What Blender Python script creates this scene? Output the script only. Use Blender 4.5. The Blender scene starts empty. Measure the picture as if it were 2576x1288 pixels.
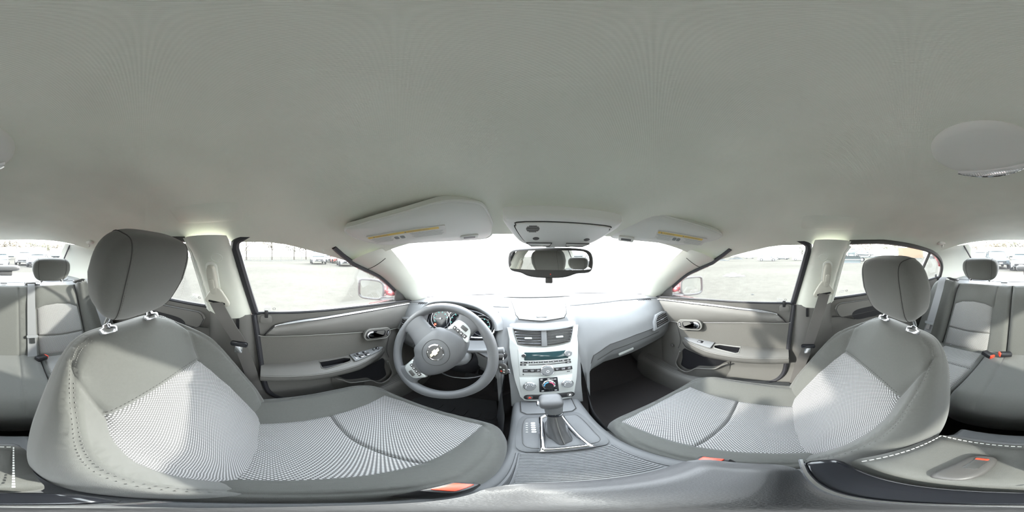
import bpy, bmesh, math, random
import numpy as np
from mathutils import Vector, Matrix
from mathutils.geometry import delaunay_2d_cdt
V = Vector
PI = math.pi
sc = bpy.context.scene
COL = sc.collection
R = random.Random(7)

# ------------------------------------------------------------------ camera
CX, CZ, FWD = -.07, 1.20, 1322.0          # car axes: +x passenger side, +y forward, z=0 ground
cam = bpy.data.cameras.new('camera')
camo = bpy.data.objects.new('camera', cam); COL.objects.link(camo)
cam.type = 'PANO'
if hasattr(cam, 'panorama_type'):
    cam.panorama_type = 'EQUIRECTANGULAR'
else:
    cam.cycles.panorama_type = 'EQUIRECTANGULAR'
cam.clip_start = .01; cam.clip_end = 2000
camo.location = (CX, 0, CZ)
camo.rotation_euler = (PI/2, 0, math.radians((FWD-1288)/2576*360))
sc.camera = camo

# ------------------------------------------------------------------ world, sun, exposure
w = bpy.data.worlds.new('sky'); sc.world = w; w.use_nodes = True
nt = w.node_tree; bg = nt.nodes['Background']
tc = nt.nodes.new('ShaderNodeTexCoord'); sx = nt.nodes.new('ShaderNodeSeparateXYZ')
cr = nt.nodes.new('ShaderNodeValToRGB')
cr.color_ramp.elements[0].position = 0; cr.color_ramp.elements[0].color = (1, .99, .97, 1)
cr.color_ramp.elements[1].position = .8; cr.color_ramp.elements[1].color = (.82, .9, 1, 1)
nt.links.new(tc.outputs['Generated'], sx.inputs[0]); nt.links.new(sx.outputs['Z'], cr.inputs[0])
nt.links.new(cr.outputs[0], bg.inputs[0]); bg.inputs[1].default_value = 2.9
sun = bpy.data.lights.new('sun', 'SUN'); sun.energy = 2.3; sun.angle = math.radians(2.5); sun.color = (1, .96, .89)
suno = bpy.data.objects.new('sun', sun); COL.objects.link(suno); suno.location = (-5, 8, 10)
SAZ, SEL = math.radians(-58), math.radians(29)
sdir = V((math.sin(SAZ)*math.cos(SEL), math.cos(SAZ)*math.cos(SEL), math.sin(SEL)))
suno.rotation_euler = sdir.to_track_quat('Z', 'Y').to_euler()
vs = sc.view_settings
vs.view_transform = 'Standard'; vs.look = 'None'; vs.gamma = 1; vs.use_curve_mapping = False
vs.exposure = 2.35
sc.cycles.use_denoising = True
sc.cycles.max_bounces = 14; sc.cycles.diffuse_bounces = 8; sc.cycles.glossy_bounces = 5
sc.cycles.transparent_max_bounces = 16; sc.cycles.sample_clamp_indirect = 6
sc.cycles.caustics_reflective = False; sc.cycles.caustics_refractive = False

# ------------------------------------------------------------------ helpers
O = {None: V((0, 0, 0))}                 # build-space origin of every object
def thing(name, label, cat, loc=(0, 0, 0), group=None, kind=None):
    o = bpy.data.objects.new(name, None); COL.objects.link(o); o.location = loc; o.empty_display_size = .05
    tag(o, label, cat, group, kind); O[o] = V(loc); return o
def tag(o, label=None, cat=None, group=None, kind=None):
    if label: o['label'] = label
    if cat: o['category'] = cat
    if group: o['group'] = group
    if kind: o['kind'] = kind
    return o
def mk(name, vf, mat, parent=None, smooth=40, label=None, cat=None, group=None, kind=None, uv=None):
    vs_, fs = vf
    vs_ = [V(v) for v in vs_]
    lo = V([min(v[i] for v in vs_) for i in range(3)]); hi = V([max(v[i] for v in vs_) for i in range(3)])
    c = (lo+hi)/2
    me = bpy.data.meshes.new(name); me.from_pydata([v-c for v in vs_], [], fs); me.update()
    if uv:
        l = me.uv_layers.new(name='UVMap')
        for lp in me.loops: l.data[lp.index].uv = uv[lp.vertex_index]
    if smooth:
        me.shade_smooth(); me.set_sharp_from_angle(angle=math.radians(smooth))
    if isinstance(mat, str): mat = M[mat]
    me.materials.append(mat)
    o = bpy.data.objects.new(name, me); COL.objects.link(o)
    o.parent = parent; o.location = c-O[parent]; O[o] = c
    tag(o, label, cat, group, kind); return o
def join(*parts):
    vs_, fs = [], []
    for v, f in parts:
        n = len(vs_); vs_ += [V(p) for p in v]; fs += [tuple(i+n for i in q) for q in f]
    return vs_, fs
def bm_out(bm):
    bm.verts.index_update(); r = [v.co.copy() for v in bm.verts], [tuple(v.index for v in f.verts) for f in bm.faces]; bm.free(); return r
class Fr:                                  # local frame -> build space
    def __init__(s, o, x, y):
        s.o = V(o); s.x = V(x).normalized(); y = V(y); s.y = (y-s.x*y.dot(s.x)).normalized(); s.z = s.x.cross(s.y)
    def __call__(s, u, v, w=0): return s.o+s.x*u+s.y*v+s.z*w
    def rot(s, a): return Fr(s.o, s.x*math.cos(a)+s.y*math.sin(a), s.y*math.cos(a)-s.x*math.sin(a))
    def at(s, u, v, w=0): return Fr(s(u, v, w), s.x, s.y)
WF = Fr((0, 0, 0), (1, 0, 0), (0, 1, 0))
def mapf(fr, vf): return [fr(*p) for p in vf[0]], vf[1]
def box(c, s, bev=0, seg=2, fr=WF):
    bm = bmesh.new(); bmesh.ops.create_cube(bm, size=1)
    for v in bm.verts: v.co = V((v.co.x*s[0]+c[0], v.co.y*s[1]+c[1], v.co.z*s[2]+c[2]))
    if bev: bmesh.ops.bevel(bm, geom=bm.edges[:], offset=min(bev, min(s)*.49), segments=seg, affect='EDGES', profile=.5)
    return mapf(fr, bm_out(bm))
def prism(pts, w0, w1, bev=0, seg=2, fr=WF, both=False):   # polygon in frame, extruded along frame z
    bm = bmesh.new()
    a = [bm.verts.new((p[0], p[1], w0)) for p in pts]; b = [bm.verts.new((p[0], p[1], w1)) for p in pts]
    n = len(pts); bot = bm.faces.new(a[::-1]); top = bm.faces.new(b)
    for i in range(n): bm.faces.new((a[i], a[(i+1) % n], b[(i+1) % n], b[i]))
    bmesh.ops.recalc_face_normals(bm, faces=bm.faces[:])
    if bev:
        es = list(top.edges)+(list(bot.edges) if both else [])
        bmesh.ops.bevel(bm, geom=es, offset=bev, segments=seg, affect='EDGES', profile=.5)
    return mapf(fr, bm_out(bm))
def grid(fn, nu, nv, cu=False, cv=False, u0=0, u1=1, v0=0, v1=1):
    vs_ = []; fs = []
    mu = nu if cu else nu+1; mv = nv if cv else nv+1
    for i in range(mu):
        for j in range(mv): vs_.append(V(fn(u0+(u1-u0)*i/nu, v0+(v1-v0)*j/nv)))
    for i in range(nu):
        for j in range(nv):
            a = i*mv+j; b = ((i+1) % mu)*mv+j; c = ((i+1) % mu)*mv+(j+1) % mv; d = i*mv+(j+1) % mv
            fs.append((a, b, c, d))
    return vs_, fs
def tube(path, r, n=8, closed=False, caps=True, flat=None):
    path = [V(p) for p in path]; m = len(path); vs_ = []; fs = []
    rr = r if isinstance(r, (list, tuple)) else [r]*m
    up = None
    for i, p in enumerate(path):
        a = path[i-1] if (i or closed) else p; b = path[(i+1) % m] if (i < m-1 or closed) else p
        t = (b-a).normalized()
        if up is None:
            up = V((0, 0, 1)) if abs(t.z) < .9 else V((1, 0, 0))
        x = t.cross(up).normalized(); y = x.cross(t); up = y
        for k in range(n):
            q = 2*PI*k/n; f = flat or 1
            vs_.append(p+x*math.cos(q)*rr[i]+y*math.sin(q)*rr[i]*f)
    for i in range(m if closed else m-1):
        for k in range(n):
            a = i*n+k; b = i*n+(k+1) % n; c = ((i+1) % m)*n+(k+1) % n; d = ((i+1) % m)*n+k
            fs.append((a, b, c, d))
    if caps and not closed:
        fs.append(tuple(range(n))[::-1]); fs.append(tuple((m-1)*n+k for k in range(n)))
    return vs_, fs
def ribbon(path, wid, nrm, th=.0016):      # flat webbing; wid = half-width vectors, nrm = normal vectors
    vs_, fs = [], []; m = len(path)
    for i, p in enumerate(path):
        wv = V(wid[i] if isinstance(wid, list) else wid); nv = V(nrm[i] if isinstance(nrm, list) else nrm)*th
        p = V(p); vs_ += [p-wv+nv, p+wv+nv, p+wv-nv, p-wv-nv]
    for i in range(m-1):
        for k in range(4): fs.append((i*4+k, i*4+(k+1) % 4, i*4+4+(k+1) % 4, i*4+4+k))
    fs += [(3, 2, 1, 0), tuple((m-1)*4+k for k in range(4))]
    return vs_, fs
def lathe(prof, fr=WF, n=24):              # prof: (radius, height) about frame z
    vs_, fs = [], []; m = len(prof)
    for r_, h in prof:
        for k in range(n): vs_.append(fr(r_*math.cos(2*PI*k/n), r_*math.sin(2*PI*k/n), h))
    for i in range(m-1):
        for k in range(n): fs.append((i*n+k, i*n+(k+1) % n, (i+1)*n+(k+1) % n, (i+1)*n+k))
    if prof[0][0] > 1e-6: fs.append(tuple(range(n))[::-1])
    if prof[-1][0] > 1e-6: fs.append(tuple((m-1)*n+k for k in range(n)))
    return vs_, fs
def rrect(cx, cy, w_, h, r, n=4):
    r = min(r, w_/2-1e-5, h/2-1e-5); p = []
    for qx, qy, a0 in ((1, 1, 0), (-1, 1, 90), (-1, -1, 180), (1, -1, 270)):
        for k in range(n+1):
            a = math.radians(a0+90*k/n); p.append((cx+qx*(w_/2-r)+r*math.cos(a), cy+qy*(h/2-r)+r*math.sin(a)))
    return p
def circ(cx, cy, r, n=24, ry=None): return [(cx+r*math.cos(2*PI*k/n), cy+(ry or r)*math.sin(2*PI*k/n)) for k in range(n)]
def spl(pts, n=6, closed=False):           # Catmull-Rom
    pts = [V(p) for p in pts]; m = len(pts); out = []
    for i in range(m if closed else m-1):
        p1, p2 = pts[i], pts[(i+1) % m]
        p0 = pts[i-1] if (i or closed) else p1*2-p2
        p3 = pts[(i+2) % m] if (i < m-2 or closed) else p2*2-p1
        for k in range(n):
            t = k/n
            out.append(.5*((2*p1)+(p2-p0)*t+(2*p0-5*p1+4*p2-p3)*t*t+(3*p1-p0-3*p2+p3)*t**3))
    if not closed: out.append(pts[-1].copy())
    return out
def interp(tab, x):                        # smooth 1-D table lookup; values scalars or tuples
    if x <= tab[0][0]: return tab[0][1]
    for (a, va), (b, vb) in zip(tab, tab[1:]):
        if x <= b:
            t = (x-a)/(b-a)
            if isinstance(va, (int, float)): return va+(vb-va)*t
            return tuple(p+(q-p)*t for p, q in zip(va, vb))
    return tab[-1][1]
def sstep(a, b, x):
    t = max(0, min(1, (x-a)/(b-a))); return t*t*(3-2*t)
def pip(p, poly):
    x, y = p; c = False; n = len(poly); j = n-1
    for i in range(n):
        xi, yi = poly[i]; xj, yj = poly[j]
        if (yi > y) != (yj > y) and x < (xj-xi)*(y-yi)/(yj-yi)+xi: c = not c
        j = i
    return c
def pdist(p, poly, closed=True):
    best = 9; px, py = p; n = len(poly)
    for i in range(n if closed else n-1):
        ax, ay = poly[i]; bx, by = poly[(i+1) % n]
        dx, dy = bx-ax, by-ay; l = dx*dx+dy*dy
        t = 0 if l == 0 else max(0, min(1, ((px-ax)*dx+(py-ay)*dy)/l))
        d = (ax+t*dx-px)**2+(ay+t*dy-py)**2
        if d < best: best = d
    return math.sqrt(best)
def dens(poly, step, closed=True):
    out = []; n = len(poly)
    for i in range(n if closed else n-1):
        a = poly[i]; b = poly[(i+1) % n]; l = math.hypot(b[0]-a[0], b[1]-a[1]); k = max(1, round(l/step))
        for q in range(k): out.append((a[0]+(b[0]-a[0])*q/k, a[1]+(b[1]-a[1])*q/k))
    if not closed: out.append(tuple(poly[-1][:2]))
    return out
def offs(poly, d):                         # inset (d>0) of a ccw loop
    n = len(poly); o = []
    ar = sum(poly[i][0]*poly[(i+1) % n][1]-poly[(i+1) % n][0]*poly[i][1] for i in range(n))
    s = 1 if ar > 0 else -1
    for i in range(n):
        a = poly[i-1]; b = poly[(i+1) % n]; tx, ty = b[0]-a[0], b[1]-a[1]; l = math.hypot(tx, ty) or 1
        o.append((poly[i][0]-ty/l*d*s, poly[i][1]+tx/l*d*s))
    return o
def pdist_n(P_, poly, closed=True):
    P_ = np.asarray(P_, float).reshape(-1, 2); A = np.asarray([(p[0], p[1]) for p in poly], float); B = np.roll(A, -1, 0)
    if not closed: A, B = A[:-1], B[:-1]
    D_ = B-A; L_ = np.maximum((D_**2).sum(1), 1e-18); out = np.empty(len(P_))
    for i in range(0, len(P_), 4000):
        q = P_[i:i+4000, None, :]-A[None]; t = np.clip((q*D_[None]).sum(2)/L_, 0, 1); out[i:i+4000] = np.sqrt(((q-t[..., None]*D_[None])**2).sum(2).min(1))
    return out
def pip_n(P_, poly):
    P_ = np.asarray(P_, float).reshape(-1, 2); A = np.asarray([(p[0], p[1]) for p in poly], float); B = np.roll(A, 1, 0); out = np.empty(len(P_), bool)
    dy = np.where(np.abs(B[:, 1]-A[:, 1]) < 1e-15, 1e-15, B[:, 1]-A[:, 1])
    for i in range(0, len(P_), 4000):
        x = P_[i:i+4000, 0][:, None]; y = P_[i:i+4000, 1][:, None]
        c = ((A[:, 1] > y) != (B[:, 1] > y)) & (x < (B[:, 0]-A[:, 0])*(y-A[:, 1])/dy+A[:, 0]); out[i:i+4000] = c.sum(1) % 2 == 1
    return out
def tri2d(out, holes=(), lines=(), extra=(), step=.03):
    """constrained triangulation of a 2-D outline with holes and crease lines; returns pts, tris"""
    pts, edges = [], []
    def loop(l, closed=True):
        b = len(pts); n = len(l); pts.extend(V((p[0], p[1])) for p in l)
        edges.extend((b+i, b+(i+1) % n) for i in range(n if closed else n-1))
    loop(out)
    for h in holes: loop(h)
    for l, cl in lines: loop(l, cl)
    def keep(c, m):
        if not len(c): return
        c = np.asarray([(p[0], p[1]) for p in c]); k = pip_n(c, out) & (pdist_n(c, out) > m)
        for h in holes: k &= ~pip_n(c, h) & (pdist_n(c, h) > m)
        for l, cl in lines: k &= pdist_n(c, l, cl) > m*.4
        pts.extend(V(p) for p in c[k].tolist())
    keep(extra, .0004)
    x0 = min(p[0] for p in out); x1 = max(p[0] for p in out); y0 = min(p[1] for p in out); y1 = max(p[1] for p in out)
    j = 0; y = y0+step*.5; g = []
    while y < y1:
        x = x0+step*(.5 if j % 2 else .25)
        while x < x1: g.append((x, y)); x += step
        y += step*.87; j += 1
    keep(g, step*.45)
    r = delaunay_2d_cdt(pts, edges, [], 0, 1e-6)
    vs_ = [tuple(v) for v in r[0]]; fs = [tuple(f) for f in r[2]]
    va = np.array(vs_); c = va[np.array(fs)].mean(1); k = pip_n(c, out)
    for h in holes: k &= ~pip_n(c, h)
    return vs_, [f for f, q in zip(fs, k) if q]
def sheet(out, holes=(), fn=None, thick=0, step=.03, lines=(), extra=()):
    """curved plate: 2-D outline+holes mapped by fn(a,b,w); w=0 front, w=-thick back"""
    out = dens(out, step); holes = [dens(h, step) for h in holes]
    p2, fs = tri2d(out, holes, lines, extra, step)
    vs_ = [V(fn(a, b, 0)) for a, b in p2]; fc = list(fs)
    if thick:
        n = len(vs_); vs_ += [V(fn(a, b, -thick)) for a, b in p2]
        fc += [tuple(i+n for i in f[::-1]) for f in fs]
        cnt = {}
        for f in fs:
            for k in range(3):
                a, b = f[k], f[(k+1) % 3]; cnt[(a, b)] = cnt.get((a, b), 0)+1
        for (a, b) in list(cnt):
            if (b, a) not in cnt: fc.append((b, a, a+n, b+n))
    return vs_, fc
def text(s, size, fr, mat, parent=None, name='lettering', al='CENTER', th=0, **k):
    cu = bpy.data.curves.new('t', 'FONT'); cu.body = s; cu.size = size; cu.align_x = al; cu.align_y = 'CENTER'; cu.resolution_u = 2; cu.extrude = th
    ob = bpy.data.objects.new('t', cu); COL.objects.link(ob)
    dg = bpy.context.evaluated_depsgraph_get(); me = bpy.data.meshes.new_from_object(ob.evaluated_get(dg))
    vf = [fr(*v.co) for v in me.vertices], [tuple(p.vertices) for p in me.polygons]
    bpy.data.objects.remove(ob); bpy.data.curves.remove(cu); bpy.data.meshes.remove(me)
    if not vf[0]: return None
    return mk(name, vf, mat, parent, smooth=0, **k)
def rbox(c, s, e=.35, nu=28, nv=16, fr=WF, mod=None):   # super-ellipsoid cushion
    def pw(x, p): return math.copysign(abs(x)**p, x)
    def fn(u, v):
        a = 2*PI*u; b = PI*(v-.5)
        x = pw(math.cos(b), e)*pw(math.cos(a), e); y = pw(math.cos(b), e)*pw(math.sin(a), e); z = pw(math.sin(b), e)
        if mod: x, y, z = mod(x, y, z)
        return fr(c[0]+x*s[0]/2, c[1]+y*s[1]/2, c[2]+z*s[2]/2)
    return grid(fn, nu, nv, cu=True)
def copy_tree(o, parent=None):
    c = o.copy(); COL.objects.link(c); c.parent = parent
    for ch in list(o.children): copy_tree(ch, c)
    return c

# ------------------------------------------------------------------ materials
M = {}
def mat(name, col, rough=.6, metal=0, bump=None, var=0, vscale=20, sheen=0, emit=None, coat=0, spec=.5):
    m = bpy.data.materials.new(name); m.use_nodes = True; t = m.node_tree; b = t.nodes['Principled BSDF']
    b.inputs['Base Color'].default_value = (*col, 1); b.inputs['Roughness'].default_value = rough; b.inputs['Metallic'].default_value = metal
    b.inputs['Specular IOR Level'].default_value = spec
    if sheen: b.inputs['Sheen Weight'].default_value = sheen; b.inputs['Sheen Roughness'].default_value = .5
    if coat: b.inputs['Coat Weight'].default_value = coat; b.inputs['Coat Roughness'].default_value = .05
    if emit: b.inputs['Emission Color'].default_value = (*emit[0], 1); b.inputs['Emission Strength'].default_value = emit[1]
    g = t.nodes.new('ShaderNodeTexCoord') if (bump or var) else None
    if var:
        n = t.nodes.new('ShaderNodeTexNoise'); n.inputs['Scale'].default_value = vscale; n.inputs['Detail'].default_value = 4
        mx = t.nodes.new('ShaderNodeMix'); mx.data_type = 'RGBA'
        mx.inputs[6].default_value = (*[c*(1-var) for c in col], 1); mx.inputs[7].default_value = (*[min(1, c*(1+var)) for c in col], 1)
        t.links.new(g.outputs['Object'], n.inputs[0]); t.links.new(n.outputs[0], mx.inputs[0]); t.links.new(mx.outputs[2], b.inputs['Base Color'])
    if bump:
        n = t.nodes.new('ShaderNodeTexNoise'); n.inputs['Scale'].default_value = bump[0]; n.inputs['Detail'].default_value = 3
        u = t.nodes.new('ShaderNodeBump'); u.inputs['Strength'].default_value = bump[1]; u.inputs['Distance'].default_value = .001
        t.links.new(g.outputs['Object'], n.inputs[0]); t.links.new(n.outputs[0], u.inputs['Height']); t.links.new(u.outputs[0], b.inputs['Normal'])
    M[name] = m; return m
def mnode(t, op, a, b=None):
    n = t.nodes.new('ShaderNodeMath'); n.operation = op
    for i, x in enumerate((a, b)):
        if x is None: continue
        if isinstance(x, (int, float)): n.inputs[i].default_value = x
        else: t.links.new(x, n.inputs[i])
    return n.outputs[0]
def weave(name, dark, light, pu, pv, lo=.05, hi=.6, bump=.35, rough=.85):   # woven dot cloth, UV in metres
    m = mat(name, dark, rough); t = m.node_tree; b = t.nodes['Principled BSDF']
    u = t.nodes.new('ShaderNodeUVMap'); s = t.nodes.new('ShaderNodeSeparateXYZ'); t.links.new(u.outputs[0], s.inputs[0])
    a = mnode(t, 'SINE', mnode(t, 'MULTIPLY', s.outputs[0], PI/pu)); c = mnode(t, 'SINE', mnode(t, 'MULTIPLY', s.outputs[1], PI/pv))
    f = mnode(t, 'MULTIPLY', a, c)
    mr = t.nodes.new('ShaderNodeMapRange'); mr.inputs[1].default_value = lo; mr.inputs[2].default_value = hi; mr.interpolation_type = 'SMOOTHSTEP'; t.links.new(f, mr.inputs[0])
    mx = t.nodes.new('ShaderNodeMix'); mx.data_type = 'RGBA'; mx.inputs[6].default_value = (*dark, 1); mx.inputs[7].default_value = (*light, 1)
    t.links.new(mr.outputs[0], mx.inputs[0]); t.links.new(mx.outputs[2], b.inputs['Base Color'])
    bp = t.nodes.new('ShaderNodeBump'); bp.inputs['Strength'].default_value = bump; bp.inputs['Distance'].default_value = .001
    t.links.new(mr.outputs[0], bp.inputs['Height']); t.links.new(bp.outputs[0], b.inputs['Normal']); b.inputs['Sheen Weight'].default_value = .15
    return m
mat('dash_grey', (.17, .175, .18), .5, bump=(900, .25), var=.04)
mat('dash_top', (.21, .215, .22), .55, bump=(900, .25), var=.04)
mat('joint_light', (.24, .24, .225), .5)
mat('door_grey', (.115, .112, .104), .5, bump=(800, .3), var=.05)
mat('door_cloth', (.108, .104, .095), .9, bump=(1400, .5), var=.16, vscale=300)
mat('dark_plastic', (.06, .058, .056), .5, bump=(800, .25))
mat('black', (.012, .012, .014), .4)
mat('black_gloss', (.012, .013, .016), .12)
mat('screen', (.02, .045, .05), .08)
mat('seal', (.02, .02, .024), .6)
mat('pale_grey', (.84, .85, .82), .6, bump=(900, .1))
mat('trim_beige', (.62, .635, .57), .6, bump=(900, .15))
mat('trim_beige_dark', (.72, .735, .69), .6, bump=(900, .15))
mat('silver', (.56, .58, .57), .38, metal=.55)
mat('silver_plain', (.52, .54, .53), .42, metal=.3)
mat('chrome', (.86, .87, .9), .06, metal=1)
mat('satin', (.6, .61, .64), .25, metal=1)
mat('fabric', (.082, .083, .0765), .92, bump=(1500, .45), var=.08, vscale=160, sheen=.25)
mat('thread', (.12, .117, .11), .8)
mat('seam', (.035, .034, .033), .9)
weave('insert', (.095, .094, .093), (.50, .495, .49), .0042, .0034, lo=0, hi=.55)
weave('rear_insert', (.09, .088, .085), (.4, .4, .39), .004, .0034)
mat('carpet', (.035, .031, .031), .97, bump=(500, .9), var=.3, vscale=350)
mat('carpet_blue', (.06, .062, .065), .97, bump=(500, .9), var=.3, vscale=350)
mat('rubber', (.03, .03, .032), .7, bump=(300, .2))
mat('wheel_grip', (.088, .09, .094), .42, bump=(1400, .4), var=.05)
mat('leather', (.06, .06, .062), .4, bump=(500, .4))
mat('console_grey', (.105, .108, .112), .5, bump=(900, .25), var=.04)
mat('console_light', (.17, .175, .18), .5, bump=(900, .2))
mat('armrest_pad', (.085, .086, .09), .45, bump=(700, .35), var=.06)
mat('belt', (.1, .095, .09), .7, bump=(900, .3))
mat('belt_light', (.15, .152, .155), .65, bump=(900, .3))
mat('belt_plastic', (.5, .49, .43), .45)
mat('red_button', (.75, .06, .03), .35)
mat('red_paint', (.27, .014, .02), .25, coat=1)
mat('white_print', (.75, .76, .78), .5)
mat('green_print', (.1, .5, .42), .5, emit=((.15, .8, .65), .5))
mat('red_lamp', (.6, .03, .02), .3, emit=((1, .06, .03), 1.6))
mat('teal_lamp', (.05, .5, .45), .3, emit=((.1, .9, .75), 1.0))
mat('blue_arc', (.1, .35, .6), .4); mat('red_arc', (.75, .1, .2), .4)
mat('label_paper', (.72, .72, .68), .6); mat('label_yellow', (.75, .55, .15), .6); mat('label_ink', (.25, .27, .26), .7); mat('label_grey', (.55, .56, .53), .7)
mat('gold', (.8, .74, .58), .25, metal=.8)
mat('lamp_lens', (.75, .76, .74), .15, spec=.8)
mat('mirror', (.9, .91, .9), .005, metal=1)
mat('glass_print', (.1, .1, .1), .6)
def ceil_mat():
    m = mat('headliner', (.8,.79,.72), .95); t = m.node_tree; b = t.nodes['Principled BSDF']
    g = t.nodes.new('ShaderNodeTexCoord'); s = t.nodes.new('ShaderNodeSeparateXYZ'); t.links.new(g.outputs['Object'], s.inputs[0])
    a = mnode(t, 'SINE', mnode(t, 'MULTIPLY', s.outputs[0], PI/.0016)); c = mnode(t, 'SINE', mnode(t, 'MULTIPLY', s.outputs[1], PI/.0016))
    f = mnode(t, 'MULTIPLY', a, c)
    n = t.nodes.new('ShaderNodeTexNoise'); n.inputs['Scale'].default_value = 5; t.links.new(g.outputs['Object'], n.inputs[0])
    k = mnode(t, 'ADD', mnode(t, 'MULTIPLY', f, .12), n.outputs[0])
    cr = t.nodes.new('ShaderNodeValToRGB'); cr.color_ramp.elements[0].position = .25; cr.color_ramp.elements[0].color = (.69, .72, .635, 1)
    cr.color_ramp.elements[1].position = .75; cr.color_ramp.elements[1].color = (.80, .83, .735, 1); t.links.new(k, cr.inputs[0])
    t.links.new(cr.outputs[0], b.inputs['Base Color'])
    bp = t.nodes.new('ShaderNodeBump'); bp.inputs['Strength'].default_value = .3; bp.inputs['Distance'].default_value = .0006; t.links.new(f, bp.inputs['Height']); t.links.new(bp.outputs[0], b.inputs['Normal'])
ceil_mat()
def glass(name, tint=(.95, .97, .96), glare_veil=.0):
    m = bpy.data.materials.new(name); m.use_nodes = True; t = m.node_tree; t.nodes.clear()
    o = t.nodes.new('ShaderNodeOutputMaterial'); tr = t.nodes.new('ShaderNodeBsdfTransparent'); tr.inputs[0].default_value = (*tint, 1)
    gl = t.nodes.new('ShaderNodeBsdfGlossy'); gl.inputs['Roughness'].default_value = .01; gl.inputs[0].default_value = (1, 1, 1, 1)
    fr = t.nodes.new('ShaderNodeFresnel'); fr.inputs[0].default_value = 1.45
    k = mnode(t, 'MULTIPLY', fr.outputs[0], .3); mx = t.nodes.new('ShaderNodeMixShader'); t.links.new(k, mx.inputs[0]); t.links.new(tr.outputs[0], mx.inputs[1]); t.links.new(gl.outputs[0], mx.inputs[2])
    last = mx.outputs[0]
    if glare_veil:                               # translucent veil added to stand in for white glare on the glass
        tl = t.nodes.new('ShaderNodeBsdfTranslucent'); tl.inputs[0].default_value = (.95, .95, .93, 1)
        m2 = t.nodes.new('ShaderNodeMixShader'); m2.inputs[0].default_value = glare_veil; t.links.new(last, m2.inputs[1]); t.links.new(tl.outputs[0], m2.inputs[2]); last = m2.outputs[0]
    t.links.new(last, o.inputs[0]); M[name] = m; return m
glass('glass', glare_veil=.008); glass('windshield_glass', glare_veil=.10); glass('clear', (.97, .98, .98))
# ------------------------------------------------------------------ ground under and around the car
def ground_mat():
    m = mat('gravel', (.4, .385, .34), .95, spec=0); t = m.node_tree; b = t.nodes['Principled BSDF']
    g = t.nodes.new('ShaderNodeTexCoord')
    def noise(s, d=5):
        n = t.nodes.new('ShaderNodeTexNoise'); n.inputs['Scale'].default_value = s; n.inputs['Detail'].default_value = d; t.links.new(g.outputs['Object'], n.inputs[0]); return n.outputs[0]
    k = mnode(t, 'ADD', mnode(t, 'MULTIPLY', noise(.12), .5), mnode(t, 'ADD', mnode(t, 'MULTIPLY', noise(3, 8), .3), mnode(t, 'MULTIPLY', noise(30, 3), .3)))
    cr = t.nodes.new('ShaderNodeValToRGB'); e = cr.color_ramp.elements
    e[0].position = .38; e[0].color = (.048, .045, .039, 1); e[1].position = .72; e[1].color = (.082, .077, .067, 1); t.links.new(k, cr.inputs[0]); t.links.new(cr.outputs[0], b.inputs['Base Color'])
    bp = t.nodes.new('ShaderNodeBump'); bp.inputs['Strength'].default_value = .6; bp.inputs['Distance'].default_value = .02; t.links.new(noise(18, 6), bp.inputs['Height']); t.links.new(bp.outputs[0], b.inputs['Normal'])
ground_mat()
GR = [(0, 0), (0, 4), (0, 10), (0, 25), (0, 60), (0, 140), (0, 320)]
def gfn(u, v):
    r = [.0, 3, 7, 14, 26, 45, 80, 150, 320][min(8, round(v*8))]
    return (r*math.cos(2*PI*u), r*math.sin(2*PI*u), .018*math.sin(r*3.1+u*31)*min(1, r/9) if r > 6 else 0)
mk('ground', grid(gfn, 48, 8, cu=True), 'gravel', None, 60, 'pale gravel lot spreading out around the car', 'ground', kind='structure')

# ------------------------------------------------------------------ cabin shell: ceiling, glass, pillars
XE = [(-1.3, .55), (-1.15, .555), (-.95, .58), (-.7, .578), (-.4, .572), (-.1, .578), (.05, .583), (.17, .595), (.3, .61), (.4, .625), (.6, .66)]
ZE = [(-1.3, 1.17), (-1.15, 1.19), (-.95, 1.215), (-.86, 1.235), (-.655, 1.258), (-.458, 1.266), (-.3, 1.256), (-.2, 1.247), (-.1, 1.245), (.0, 1.243), (.055, 1.236), (.17, 1.21), (.315, 1.171), (.435, 1.118)]
ZC = [(-1.3, 1.29), (-1.15, 1.314), (-.9, 1.36), (-.6, 1.392), (-.3, 1.402), (-.1, 1.398), (.1, 1.372), (.31, 1.31), (.46, 1.262), (.6, 1.2)]
def head(u, v, off=0):
    a = abs(u)
    yf = .46-.13*a**2.2; yr = -1.15+.24*a**2.5; y = yf+(yr-yf)*v
    ze = interp(ZE, y); zc = interp(ZC, y); x = u*interp(XE, y)
    return (x, y, ze+(zc-ze)*(1-a**3.4)+off)
ceiling = mk('ceiling', grid(lambda u, v: head(u, v), 64, 72, u0=-1, u1=1), 'headliner', None, 60, 'grey beige ribbed cloth headliner over the whole cabin', 'ceiling', kind='structure')
mk('roof_skin', grid(lambda u, v: (V(head(u*1.06, v*1.02-.01))+V((0, 0, .05))), 24, 24, u0=-1, u1=1), 'red_paint', ceiling, 60)
def rest_pad(s):                            # faint moulded pad in the headliner over the door
    fr = Fr((s*.505, -.17, 1.315), (0, 1, 0), (-s*.55, .0, .8) if s > 0 else (-.55*s, 0, .8))
    return fr
def sx_(z): return .715-.46*(z-.96)         # side glass plane, half-width at height z

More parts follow.
